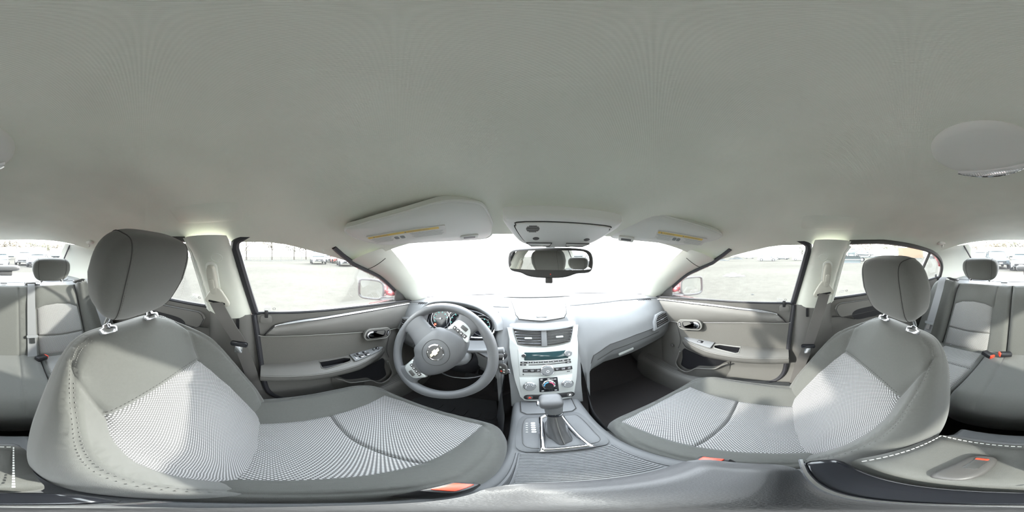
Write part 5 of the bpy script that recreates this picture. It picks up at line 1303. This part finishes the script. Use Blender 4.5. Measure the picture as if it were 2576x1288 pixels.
# rear view mirror
RM = thing('rear_view_mirror', 'wide rear view mirror hanging in the windshield', 'rear view mirror', (.01, .50, 1.25))
nrm = V((-.30, -1, .03)).normalized()
mf = Fr((.0, .488, 1.183), V((0, 0, 1)).cross(nrm), (0, 0, 1))
mo = [(-.131, .018), (-.122, .034), (-.09, .040), (0, .043), (.09, .040), (.122, .032), (.133, .012), (.132, -.018), (.12, -.033), (.085, -.036), (.055, -.046), (.02, -.050), (-.03, -.050), (-.065, -.046), (-.09, -.036), (-.12, -.03), (-.131, -.012)]
ms = spl([(*p, 0) for p in mo], 3, closed=True); mp_ = [(p.x, p.y) for p in ms]
mk('housing', prism(mp_, -.03, .004, .006, 3, fr=mf, both=True), 'dark_plastic', RM, 50)
mg = spl([(-.120, .016, 0), (-.112, .028, 0), (-.08, .033, 0), (.08, .033, 0), (.112, .026, 0), (.121, .01, 0), (.119, -.014, 0), (.108, -.024, 0), (-.108, -.024, 0), (-.119, -.012, 0)], 3, closed=True)
mk('glass', prism([(p.x, p.y) for p in mg], .003, .0052, fr=mf), 'mirror', RM, 20)
mk('toggle', box((.0, -.058, -.006), (.022, .018, .010), .003, 2, mf), 'dark_plastic', RM, 40)
mk('indicator', prism(rrect(.006, -.038, .003, .003, .001), .004, .005, fr=mf), 'red_button', RM, 0)
mk('stem', tube([mf(0, .0, -.03), mf(0, .03, -.055), V((.012, .545, 1.245))], [.012, .011, .02], 10), 'dark_plastic', RM, 60)
mk('mount', box((.012, .535, 1.252), (.062, .04, .035), .008, 2), 'dash_grey', RM, 40)
mk('wire_clip', tube([(-.04, .545, 1.235), (-.035, .54, 1.252), (-.01, .54, 1.255), (.0, .54, 1.24)], .004, 6), 'label_grey', RM)
# sun visors
def visor(s):
    T = thing('sun_visor', '%s sun visor folded up with a yellow and white warning label' % side_word[s], 'sun visor', (s*.37, .33, 1.29))
    if s < 0: P0 = [(-0.452, 0.187, 1.267), (-0.406, 0.202, 1.274), (-0.307, 0.237, 1.287), (-0.256, 0.25, 1.295), (-0.21, 0.261, 1.302), (-0.173, 0.285, 1.305), (-0.152, 0.309, 1.303), (-0.148, 0.361, 1.291), (-0.153, 0.424, 1.273), (-0.172, 0.470, 1.256), (-0.213, 0.467, 1.249), (-0.334, 0.394, 1.241), (-0.45, 0.317, 1.233), (-0.475, 0.237, 1.249)]
    else: P0 = [(0.45, 0.196, 1.271), (0.37, 0.228, 1.288), (0.286, 0.27, 1.302), (0.236, 0.297, 1.311), (0.208, 0.328, 1.309), (0.199, 0.368, 1.295), (0.185, 0.433, 1.273), (0.196, 0.456, 1.26), (0.242, 0.429, 1.253), (0.307, 0.385, 1.246), (0.398, 0.32, 1.239), (0.455, 0.233, 1.254)]
    P0 = [V(p) for p in P0]
    c = sum(P0, V())/len(P0); nn = V((.212, -.242, -.947)) if s < 0 else V((-.334, -.364, -.870)); nn.normalize()
    P0 = [p-nn*(p-c).dot(nn) for p in P0]; ring = spl(P0, 5, closed=True); n_ = len(ring)
    nn = V((.212, -.242, -.947)) if s < 0 else V((-.334, -.364, -.870)); nn.normalize()
    rows = [(.97, .0), (1.0, -.008), (.985, -.016), (.93, -.020), (.6, -.022), (.02, -.023)]
    vs_ = []; fs = []
    for k, d in rows:
        for p in ring: vs_.append(c+(p-c)*k+nn*(-d-.018)+V((0, 0, .0)))
    for r in range(5):
        for i in range(n_): fs.append((r*n_+i, r*n_+(i+1) % n_, (r+1)*n_+(i+1) % n_, (r+1)*n_+i))
    mk('panel', (vs_, fs), 'trim_beige_dark', T, 60)
    mk('edge_welt', tube([c+(p-c)*.985-nn*.003 for p in ring], .0035, 6, closed=True), 'trim_beige_dark', T)
    if s < 0: L0, L1, L2, L3 = V((-.45, .248, 1.252)), V((-.254, .324, 1.276)), V((-.252, .376, 1.264)), V((-.44, .282, 1.246))
    else: L3, L0, L1, L2 = [V(((x+.07)*1.12-.07, y*1.12, 1.2+(z-1.2)*1.12)) for x, y, z in ((.244, .325, 1.258), (.253, .292, 1.268), (.381, .216, 1.251), (.372, .246, 1.242))]
    lc = (L0+L1+L2+L3)/4; xd_ = (L1-L0)+(L2-L3); base = Fr(lc+nn*.0055, xd_ if xd_.cross(L0-L3).dot(nn) > 0 else -xd_, (L0-L3)+(L1-L2))
    LW_, LH = .205 if s < 0 else .170, .048 if s < 0 else .042
    lb = mk('warning_label', prism(rrect(0, 0, LW_, LH, .003), -.002, .0012, fr=base), 'label_paper', T, 20)
    mk('yellow_band', prism(rrect(-.006, LH/2-.0075, LW_-.018, .010, .001), .0012, .0016, fr=base), 'label_yellow', lb, 0)
    text('\u25b2 WARNING', .0072, base.at(-.31*LW_, LH/2-.0078, .0018), 'label_ink', lb); text('\u25b2 AVERTISSEMENT', .0072, base.at(.16*LW_, LH/2-.0078, .0018), 'label_ink', lb)
    text('EVEN WITH ADVANCED AIR BAGS', .0040, base.at(-.3*LW_, LH/2-.0175, .0018), 'label_ink', lb); text('MEME AVEC DES SACS GONFLABLES', .0040, base.at(.22*LW_, LH/2-.0175, .0018), 'label_ink', lb)
    for k in range(6):
        for x, w_ in ((-.33*LW_, .3*LW_), (.27*LW_, .40*LW_)): mk('print_line', prism(rrect(x, .002-.0045*k, w_-.006*(k % 3), .0016, .0003), .0012, .0015, fr=base), 'label_grey', lb, 0)
    for x in (-.13*LW_, -.05*LW_): mk('pictogram', prism(rrect(x, -.008, .012, .016, .004), .0012, .0016, fr=base), 'label_ink', lb, 0)
    cf = base.at(0, 0, 0); cp = (V((-.223, .425, 1.258)) if s < 0 else V((.231, .424, 1.258)))+nn*.004
    cf = Fr(cp, base.x, base.y)
    cl = mk('clip', prism(rrect(0, 0, .05, .026, .006), -.004, .003, .002, fr=cf), 'trim_beige_dark', T, 40); mk('clip_slot', prism(rrect(0, 0, .032, .010, .002), .003, .0036, fr=cf), 'dark_plastic', cl, 0)
    return T
visor(-1); visor(1)
# coat hooks and faint moulded pads
for s in (-1, 1):
    z = roof_at(s*.50, -.86); T = thing('coat_hook', 'small beige coat hook above the rear %s side window' % side_word[s], 'coat hook', (s*.505, -.86, z-.02))
    hf_ = Fr((s*.505, -.86, z-.004), (0, 1, 0), (-s, 0, .5))
    mk('base', rbox((0, 0, 0), (.07, .032, .02), .6, 18, 8, hf_), 'trim_beige_dark', T, 70); mk('hook', tube([(s*.505, -.875, z-.012), (s*.502, -.872, z-.026), (s*.50, -.86, z-.03), (s*.498, -.85, z-.02)], .004, 6), 'trim_beige_dark', T)
    def pf(u, v, s=s):
        y = -.28+.22*u; x = s*(.44+.075*v); b = math.sin(PI*u)**.3*math.sin(PI*v)**.4 if 0 < u < 1 and 0 < v < 1 else 0
        return (x, y, roof_at(x, y)+.004-.010*b)
    mk('moulded_pad', grid(pf, 20, 10), 'headliner', ceiling, 80)
# footwell side panels
for s in (-1, 1):
    t = thing(*trim('dark kick panel at the %s footwell side' % side_word[s])[:2], 'kick panel', (s*.70, .9, .262), kind='structure')
    mk('panel', grid(lambda u, v, s=s: (s*(.685-.03*u), .68+.42*u, .26+.66*v), 6, 6), 'door_grey', t, 40)
    mk('rear_wheel_housing', grid(lambda u, v, s=s: (s*(.70), -1.25+.35*u, .26+.72*v), 4, 4), 'carpet', t, 40)
# ------------------------------------------------------------------ the lot outside
def pol(px, dist, z=0):
    a = math.radians((px-FWD)/2576*360); return V((CX+dist*math.sin(a), dist*math.cos(a), z))
mat('paint_white', (.20, .205, .205), .35, coat=.3); mat('paint_silver', (.10, .103, .105), .35, metal=.2, coat=.3); mat('paint_dark', (.02, .023, .026), .3, coat=.4); mat('paint_red', (.20, .035, .03), .35, coat=.3); mat('paint_blue', (.045, .06, .068), .35, coat=.4)
mat('car_glass', (.05, .062, .066), .1); mat('tyre', (.02, .02, .021), .85, spec=.1); mat('rim_metal', (.2, .205, .21), .35, metal=.5); mat('head_lamp', (.25, .255, .26), .12)
mat('container_paint', (.15, .108, .074), .7, var=.12, vscale=2, spec=.1); mat('trailer_white', (.17, .173, .175), .6, spec=.2); mat('bark', (.05, .042, .034), .9, spec=0); mat('leaf_tan', (.15, .128, .095), .8, var=.25, vscale=3, spec=0); mat('leaf_olive', (.125, .12, .085), .8, var=.25, vscale=3, spec=0); mat('leaf_green', (.05, .062, .04), .8, var=.25, vscale=3, spec=0)  # tan and olive leaf tones paled to stand in for haze
mat('plow_steel', (.04, .05, .054), .6, spec=.2); mat('scrap', (.04, .042, .043), .7, var=.5, vscale=6, spec=.1); mat('plastic_scrap', (.125, .125, .12), .6, spec=.1); mat('fence_metal', (.10, .102, .102), .6, spec=.1)  # haze is put into the fence colour as a lighter grey
SED = dict(L=4.6, W=.9, sec=[(-2.3, .32, .62, .75), (-2.15, .24, .86, .84), (-1.6, .2, .93, .9), (-.6, .18, .93, .9), (.6, .18, .92, .9), (1.5, .2, .84, .88), (2.1, .25, .72, .82), (2.3, .34, .58, .7)], gh=[(-1.75, .93), (-1.0, 1.40), (.1, 1.43), (.45, 1.36), (1.25, .9)], wb=1.35, wr=.32)
SUV = dict(L=4.7, W=.94, sec=[(-2.3, .38, .9, .85), (-2.2, .3, 1.05, .9), (-1.2, .26, 1.08, .94), (.6, .26, 1.06, .94), (1.5, .28, 1.02, .93), (2.1, .32, .95, .88), (2.3, .42, .8, .8)], gh=[(-2.2, 1.05), (-1.9, 1.68), (0, 1.74), (.35, 1.66), (.95, 1.05)], wb=1.4, wr=.37)
VAN = dict(L=4.9, W=.98, sec=[(-2.4, .36, 1.2, .9), (-2.3, .3, 1.25, .96), (.8, .28, 1.22, .98), (1.7, .3, 1.06, .95), (2.25, .34, .9, .9), (2.4, .44, .75, .82)], gh=[(-2.38, 1.25), (-2.3, 2.0), (.55, 2.02), (.85, 1.9), (1.65, 1.1)], wb=1.5, wr=.36)
def car(kind, paint, label, px, dist, heading, z=0, group=None):
    T = thing('parked_car', label, 'car', (0, 0, 0), group)
    k = kind
    def bodyf(u, v):                       # u along, v around half ring
        i = u*(len(k['sec'])-1); a = min(int(i), len(k['sec'])-2); t = i-a
        x, zl, zt, w_ = [p+(q-p)*t for p, q in zip(k['sec'][a], k['sec'][a+1])]
        ang = [(-1, 0), (-1, .35), (-1, .7), (-.93, .95), (-.8, 1), (0, 1.02), (.8, 1), (.93, .95), (1, .7), (1, .35), (1, 0)][round(v*10)]
        return (ang[0]*w_*(1-.04*abs(ang[1]-.5)), x, zl+(zt-zl)*ang[1])
    g = grid(bodyf, 20, 10); n0 = 11
    ends = [tuple(range(n0)), tuple(20*n0+i for i in range(n0))]
    mk('body', (g[0], g[1]+ends), paint, T, 40)
    gh = k['gh']; W_ = k['W']
    def ghs(shrink, lift, y0=0):
        vs_ = []; 
        for y, zz in gh:
            zb = gh[0][1]-.05; top = zz+lift; vs_ += [V((-W_*.93*shrink, y, zb)), V((-(W_*.93-.22*(zz-zb))*shrink, y, top)), V(((W_*.93-.22*(zz-zb))*shrink, y, top)), V((W_*.93*shrink, y, zb))]
        fs = []
        for i in range(len(gh)-1):
            for j in range(3): fs.append((i*4+j, i*4+4+j, i*4+5+j, i*4+1+j))
        fs += [(0, 1, 2, 3), tuple((len(gh)-1)*4+j for j in (3, 2, 1, 0))]
        return vs_, fs
    mk('glasshouse', ghs(1, 0), 'car_glass', T, 30)
    ra_, rb_ = gh[1], gh[-2]
    wt = W_*.93-.22*(gh[1][1]-gh[0][1]+.05)
    mk('roof', grid(lambda u, v: ((u*2-1)*wt*1.02, ra_[0]-.05+(rb_[0]-ra_[0]+.1)*v, interp([(a, b) for a, b in gh], ra_[0]+(rb_[0]-ra_[0])*v)+.015+.03*(1-(u*2-1)**2)), 6, 6), paint, T, 40)
    for s in (-1, 1):
        for a, b in ((gh[-1], gh[-2]), (gh[0], gh[1])):
            mk('pillar', tube([(s*W_*.94, a[0], a[1]), (s*wt*1.02, b[0], b[1]+.01)], .045, 5), paint, T, 30)
        mk('pillar', tube([(s*W_*.95, (gh[1][0]+gh[-2][0])/2, gh[0][1]-.03), (s*wt*1.03, (gh[1][0]+gh[-2][0])/2, gh[2][1])], .04, 5), paint, T, 30)
        for q in (-1, 1):
            f = Fr((s*(W_-.02), q*k['wb'], k['wr']), (0, 1, 0), (0, 0, 1)); 
            w2 = mk('wheel', lathe([(k['wr'], -.1), (k['wr'], .1), (k['wr']*.7, .11), (k['wr']*.68, -.11), (k['wr'], -.1)], f, 18), 'tyre', T, 40); mk('hubcap', lathe([(k['wr']*.68, s*.04), (0, s*.06)], f, 12), 'rim_metal', w2, 30)
        e = k['sec'][-2]; mk('headlamp', rbox((s*e[3]*.74, e[0]+.06, e[2]-.12), (.36, .22, .15), .6, 12, 8), 'head_lamp', T, 60)
        e = k['sec'][1]; mk('tail_lamp', rbox((s*e[3]*.82, e[0]-.06, e[2]-.13), (.24, .14, .16), .6, 10, 6), 'paint_red', T, 60)
        mk('side_mirror', rbox((s*(W_+.08), gh[-1][0]-.35, gh[0][1]+.08), (.2, .1, .14), .6, 8, 6), paint, T, 60)
    e = k['sec'][-1]; mk('grille', box((0, e[0]+.005, (e[1]+e[2])/2+.06), (1.0, .05, .14), .02), 'tyre', T, 30); mk('bumper_slot', box((0, e[0]-.01, e[1]+.06), (1.3, .08, .09), .02), 'tyre', T, 30); mk('number_plate', box((0, e[0]+.035, e[1]+.14), (.32, .01, .12), .003), 'trailer_white', T, 0)
    T.location = pol(px, dist, z)
    a = math.radians((px-FWD)/2576*360)     # heading 0: nose towards us
    T.rotation_euler = (0, 0, -a+PI+math.radians(heading)); return T
G1 = 'cars across the gravel on the driver side'; G2 = 'cars across the gravel on the passenger side'; G3 = 'cars parked behind the rear window'
car(VAN, 'paint_white', 'white panel van facing us across the lot beyond the driver window', 799, 25, 6, group=G1)
car(SED, 'paint_dark', 'dark sedan between the white van and the red car', 828, 33, 12, group=G1)
car(SUV, 'paint_red', 'red sport utility car parked near the driver side mirror view', 847, 28, 10, group=G1)
car(SED, 'paint_silver', 'silver sedan facing us beside the red car', 869, 20.5, 8, group=G1)
car(SED, 'paint_silver', 'silver sedan side on in the middle of the passenger window', 1930, 38, 92, group=G2)
car(SED, 'paint_dark', 'dark car far off between two pale sedans', 1968, 55, 70, group=G2)
car(SED, 'paint_white', 'white sedan side on next to the passenger centre pillar', 2014, 44, 88, group=G2)
car(SUV, 'paint_silver', 'far pale car low on the horizon right of the dark wreck', 1885, 75, 80, group=G2)
car(SED, 'paint_dark', 'black sedan loaded high on a flatbed trailer', 2172, 36, 84, z=1.05, group=G2)
car(SUV, 'paint_blue', 'dark bluish sport utility car facing the rear window', 2507, 17, 10, group=G3)
car(SUV, 'paint_white', 'white car half hidden behind the right rear headrest', 2466, 22, 5, group=G3)
car(SED, 'paint_white', 'white sedan straight behind the brake lamp', 2573, 15, -4, group=G3)
car(SUV, 'paint_white', 'white sport utility car left of the brake lamp', 62, 22, -8, group=G3)
car(SED, 'paint_silver', 'silver sedan above the left rear headrest', 97, 19, -14, group=G3)
def flatbed(px, dist):
    T = thing('flatbed_trailer', 'dark flatbed trailer carrying the black sedan', 'trailer', (0, 0, 0))
    mk('deck', box((0, 0, .95), (2.3, 7.5, .18), .03), 'plow_steel', T, 30)
    for s in (-1, 1):
        for y in (-1.2, -.2): w2 = mk('wheel', lathe([(.42, -.12), (.42, .12), (.28, .13), (.28, -.13), (.42, -.12)], Fr((s*1.0, y, .42), (0, 1, 0), (0, 0, 1)), 16), 'tyre', T, 40); mk('hubcap', lathe([(.28, s*.05), (0, s*.07)], Fr((s*1.0, y, .42), (0, 1, 0), (0, 0, 1)), 12), 'rim_metal', w2, 30)
    mk('drawbar', box((0, 4.3, .7), (.3, 1.6, .15), .03), 'plow_steel', T, 30)
    T.location = pol(px, dist); T.rotation_euler = (0, 0, -math.radians((px-FWD)/2576*360)+PI+math.radians(84))
flatbed(2172, 36)
def loader(px, dist):
    T = thing('front_loader', 'tractor loader with a wide dark bucket facing the car', 'loader', (0, 0, 0))
    def bk(u, v): a = math.radians(-70+200*v); return ((u*2-1)*1.42, 1.9-.55*math.cos(a)*.9, .62+.58*math.sin(a)*.98)
    b = mk('bucket', grid(lambda u, v: ((u*2-1)*1.42, 2.1+.35*math.sin(PI*(v))*-1+.25, .05+1.15*v), 12, 10), 'plow_steel', T, 40)
    mk('bucket_rib', box((0, 2.3, .62), (2.8, .05, .06), .01), 'rim_metal', b, 30); mk('bucket_edge', box((0, 2.36, .06), (2.86, .1, .06), .01), 'rim_metal', b, 30)
    for s in (-1, 1):
        mk('bucket_side', prism([(2.36, .04), (2.36, 1.2), (2.1, 1.1), (2.0, .5), (2.1, .05)], s*1.42-.02, s*1.42+.02, fr=Fr((0, 0, 0), (0, 1, 0), (0, 0, 1))), 'plow_steel', b, 30)
        mk('lift_arm', tube([(s*.55, 2.0, .5), (s*.6, 1.2, 1.25), (s*.6, .2, 1.5)], .09, 6), 'paint_silver', T, 40)
        for y, r_ in ((.9, .45), (-.8, .7)):
            f = Fr((s*.85, y, r_), (0, 1, 0), (0, 0, 1)); w2 = mk('wheel', lathe([(r_, -.18), (r_, .18), (r_*.6, .19), (r_*.6, -.19), (r_, -.18)], f, 18), 'tyre', T, 40); mk('hubcap', lathe([(r_*.6, s*.1), (0, s*.12)], f, 12), 'rim_metal', w2, 30)
    mk('hood', box((0, .7, 1.15), (.8, 1.6, .6), .1, 3), 'paint_blue', T, 40); mk('cab', box((0, -.7, 1.8), (1.25, 1.2, 1.3), .08, 3), 'car_glass', T, 40); mk('cab_roof', box((0, -.7, 2.48), (1.35, 1.3, .1), .03), 'paint_silver', T, 40)
    for sx2 in (-1, 1):
        for y in (-1.3, -.1): mk('cab_post', box((sx2*.62, y, 1.8), (.07, .07, 1.35), .01), 'paint_silver', T, 30)
    T.location = pol(px, dist); T.rotation_euler = (0, 0, -math.radians((px-FWD)/2576*360)+PI)
loader(2142, 28)
def container(px, dist, lab):
    T = thing('shipping_container', lab, 'container', (0, 0, 0))
    mk('body', box((0, 0, 2.75), (12.2, 2.44, 5.1), .03), 'container_paint', T, 30)
    for k in range(40): mk('corrugation', box((-5.9+.302*k, -1.24, 2.75), (.15, .05, 4.7), .01, 1), 'container_paint', T, 0)
    for k in (-6.0, 0, 6.0): mk('corner_post', box((k, -1.24, 2.75), (.16, .09, 5.1), .02), 'container_paint', T, 0)
    mk('foot', box((-5, 0, .1), (.3, 2.4, .2), .02), 'tyre', T, 0); mk('foot', box((5, 0, .1), (.3, 2.4, .2), .02), 'tyre', T, 0)
    T.location = pol(px, dist); T.rotation_euler = (0, 0, -math.radians((px-FWD)/2576*360)+math.radians(4))
container(2291, 80, 'orange brown stacked shipping containers beyond the passenger headrest')
TLAB = ['white box trailer left of the orange container', 'white box trailer right of the orange container', 'white box trailer behind the bluish car', 'white box trailer behind the brake lamp', 'white box trailer behind the left rear cars', 'white box trailer at the far left of the rear window', 'white box trailer next to the rear roof pillar']
for i, (px, dist) in enumerate(((2225, 66), (2362, 70), (2497, 52), (2576, 52), (80, 53), (160, 60), (2420, 60))):
    T = thing('box_trailer', TLAB[i], 'trailer', (0, 0, 0), 'white box trailers along the lot edge')
    mk('box', box((0, 0, 2.5), (9.6 if i not in (0, ) else 8.0, 2.5, 2.9), .04), 'trailer_white', T, 30); mk('frame', box((0, 0, .95), (9.0, 1.2, .2), .03), 'plow_steel', T, 30)
    for x in (-3.4, -2.2):
        for s in (-1, 1): mk('wheel', lathe([(.48, -.14), (.48, .14), (.3, .15), (0, .15)], Fr((x, s*1.05, .48), (1, 0, 0), (0, 0, 1)), 14), 'tyre', T, 40)
    mk('landing_leg', box((3.2, 0, .45), (.15, 1.4, .9), .02), 'plow_steel', T, 30); mk('side_rail', box((0, -1.26, 1.12), (9.4 if i else 7.8, .03, .12), .01), 'plow_steel', T, 0)
    T.location = pol(px, dist); T.rotation_euler = (0, 0, -math.radians((px-FWD)/2576*360)+math.radians(R.uniform(-5, 5)))
# trees
def tree(px, dist, h, w_, leaf, lab, seed, n=900, cat='tree', z0=.25):
    r = random.Random(seed); T = thing('tree', lab, cat, (0, 0, 0), 'trees around the lot')
    tr = [tube([(0, 0, 0), (.1, 0, h*.3), (0, .1, h*.6), (.1, 0, h*.9)], [.22, .18, .1, .03], 7)]
    tips = []
    for k in range(16):
        a = r.uniform(0, 2*PI); z = h*r.uniform(z0, .75); l = w_*.5*r.uniform(.5, 1); tip = V((l*math.cos(a), l*math.sin(a), z+h*r.uniform(.08, .25))); tips.append(tip); tr.append(tube([(0, 0, z), tip*.5+V((0, 0, z*.5)), tip], [.08, .05, .015], 5))
    mk('trunk', join(*tr), 'bark', T, 50)
    vs_, fs = [], []
    for k in range(n):
        t = r.choice(tips); c = t+V((r.gauss(0, w_*.13), r.gauss(0, w_*.13), r.gauss(0, h*.09)));
        if c.z > h: c.z = h-r.random()
        if c.z < h*.12: c.z = h*.2
        s = r.uniform(.12, .3)*w_/5; x = V((r.gauss(0, 1), r.gauss(0, 1), r.gauss(0, 1))).normalized()*s; y = x.orthogonal().normalized()*s*.7; b = len(vs_); vs_ += [c-x, c+y, c+x, c-y]; fs.append((b, b+1, b+2, b+3))
    mk('foliage', (vs_, fs), leaf, T, 0, kind='stuff'); T.location = pol(px, dist); T.rotation_euler[2] = r.uniform(0, 6)
TR = [(2018, 70, 6.0, 3.4, 'leaf_green', 'small green tree above the white sedan by the passenger pillar'), (2135, 95, 8.6, 8, 'leaf_tan', 'tan tree behind the tractor loader'), (2178, 92, 10, 10, 'leaf_tan', 'broad tan tree behind the black sedan'), (2228, 96, 9.6, 9, 'leaf_olive', 'olive tree above the left white trailer'), (2262, 110, 9.4, 9, 'leaf_olive', 'olive tree at the left end of the container'), (2460, 75, 7.2, 8, 'leaf_tan', 'bare tan tree by the rear window corner'), (2500, 72, 7.6, 9, 'leaf_tan', 'tan tree behind the bluish car'), (2540, 74, 7.8, 9, 'leaf_olive', 'yellowish tree beside the white sedan in the rear window'), (2576+14, 72, 7.8, 9, 'leaf_tan', 'tan tree straight behind the brake lamp'), (58, 74, 7.8, 9, 'leaf_tan', 'tan tree behind the white sport utility car'), (100, 76, 7.6, 9, 'leaf_olive', 'dull tree behind the silver sedan at the rear'), (140, 80, 7.4, 8, 'leaf_tan', 'tan tree at the left rear roof pillar'), (620, 48, 7, 4.5, 'leaf_tan', 'pale tree behind the left end of the wire fence'), (684, 50, 8, 5, 'leaf_tan', 'tall pale tree behind the wire fence middle'), (740, 52, 7, 5, 'leaf_olive', 'pale tree behind the fence near the white van'), (770, 55, 6, 4.5, 'leaf_tan', 'pale low tree just left of the white van')]
for i, a in enumerate(TR): tree(*a, 20+i, n=520)
# wire fence on the driver side
FE = thing('wire_fence', 'tall pale wire fence with posts along the driver side of the lot', 'fence', pol(700, 36))
fa, fb2 = pol(560, 40), pol(905, 40)
for k in range(15):
    p = fa.lerp(fb2, k/14); mk('post', tube([p, p+V((0, 0, 2.4))], .05, 6), 'fence_metal', FE, 40)
for z in (.1, 1.2, 2.35): mk('rail', tube([fa+V((0, 0, z)), fb2+V((0, 0, z))], .03, 5), 'fence_metal', FE, 40)
wires = []
Lf = (fb2-fa).length; nw = int(Lf/.5)
for k in range(nw):
    for sg in (1, -1):
        p = fa.lerp(fb2, k/nw); q = p+(fb2-fa).normalized()*2.3*sg+V((0, 0, 2.3)); p = p+V((0, 0, .05))
        if 0 <= (q-fa).dot((fb2-fa).normalized()) <= Lf: wires.append(tube([p, q], .008, 3, caps=False))
mk('wire_mesh', join(*wires), 'fence_metal', FE, 0, kind='stuff')
# debris on the gravel
def crumple(name, lab, cat, px, dist, sx2, sy2, h, m_, seed, rough=.35):
    r = random.Random(seed); ph = [r.uniform(0, 6) for _ in range(8)]; c = pol(px, dist); a = math.radians((px-FWD)/2576*360)
    def f(u, v):
        x = (u*2-1); y = (v*2-1); d = min(1, math.hypot(x, y)); e = max(0, 1-d*d)
        z = h*(e**.7)*(.55+.45*math.sin(5*x+ph[0])*math.cos(4*y+ph[1]))+h*.25*math.sin(11*x+ph[2])*math.sin(9*y+ph[3])*e
        k = 1+.18*math.sin(5*math.atan2(y, x)+ph[4])
        q = V((x*sx2/2*k, y*sy2/2*k)); return c+V((q.x*math.cos(a)+q.y*math.sin(a), -q.x*math.sin(a)+q.y*math.cos(a), .012+max(0, z)))
    T = thing(name, lab, cat, c); mk('sheet', grid(f, 26, 16), m_, T, 25)
    p0 = c+V((0, 0, h*.55)); mk('torn_flap', grid(lambda u, v: p0+V(((u-.5)*sx2*.35*math.cos(a), -(u-.5)*sx2*.35*math.sin(a), h*.35+v*h*.55*(1-abs(u-.4)))), 8, 4), m_, T, 25)
crumple('torn_bumper', 'crumpled white plastic bumper piece lying on the gravel', 'debris', 1846, 9.6, 1.15, .7, .17, 'plastic_scrap', 3)
crumple('scrap_piece', 'small dark scrap lying on the near gravel', 'debris', 1893, 4.95, .09, .06, .02, 'scrap', 5)
crumple('wreck_heap', 'dark low heap of wrecked parts beside the windshield pillar', 'debris', 1808, 42, 5.0, 2.0, .8, 'scrap', 8); crumple('wreck_heap', 'flat grey wreck far out in the passenger window', 'debris', 1852, 60, 5.2, 2.0, .75, 'scrap', 9)
# etched marks on the side glass
for s, wn in ((-1, wfl), (1, wfr), (-1, wrl), (1, wrr)):
    fy = .0 if wn in (wfl, wfr) else -.30
    z = .985 if wn in (wfl, wfr) else 1.02
    f = Fr((s*(sx_(z)-.001), fy, z), (0, -s, 0), (-s*.42, 0, .9))
    mk('etched_square', tube([f(*p, .0005) for p in rrect(.018, .004, .009, .009, .001, 1)], .0009, 4, closed=True), 'glass_print', wn, 0)
    for k in range(3): mk('etched_line', prism(rrect(-.008, .008-.006*k, .028, .002, .0004), 0, .0006, fr=f), 'label_grey', wn, 0)
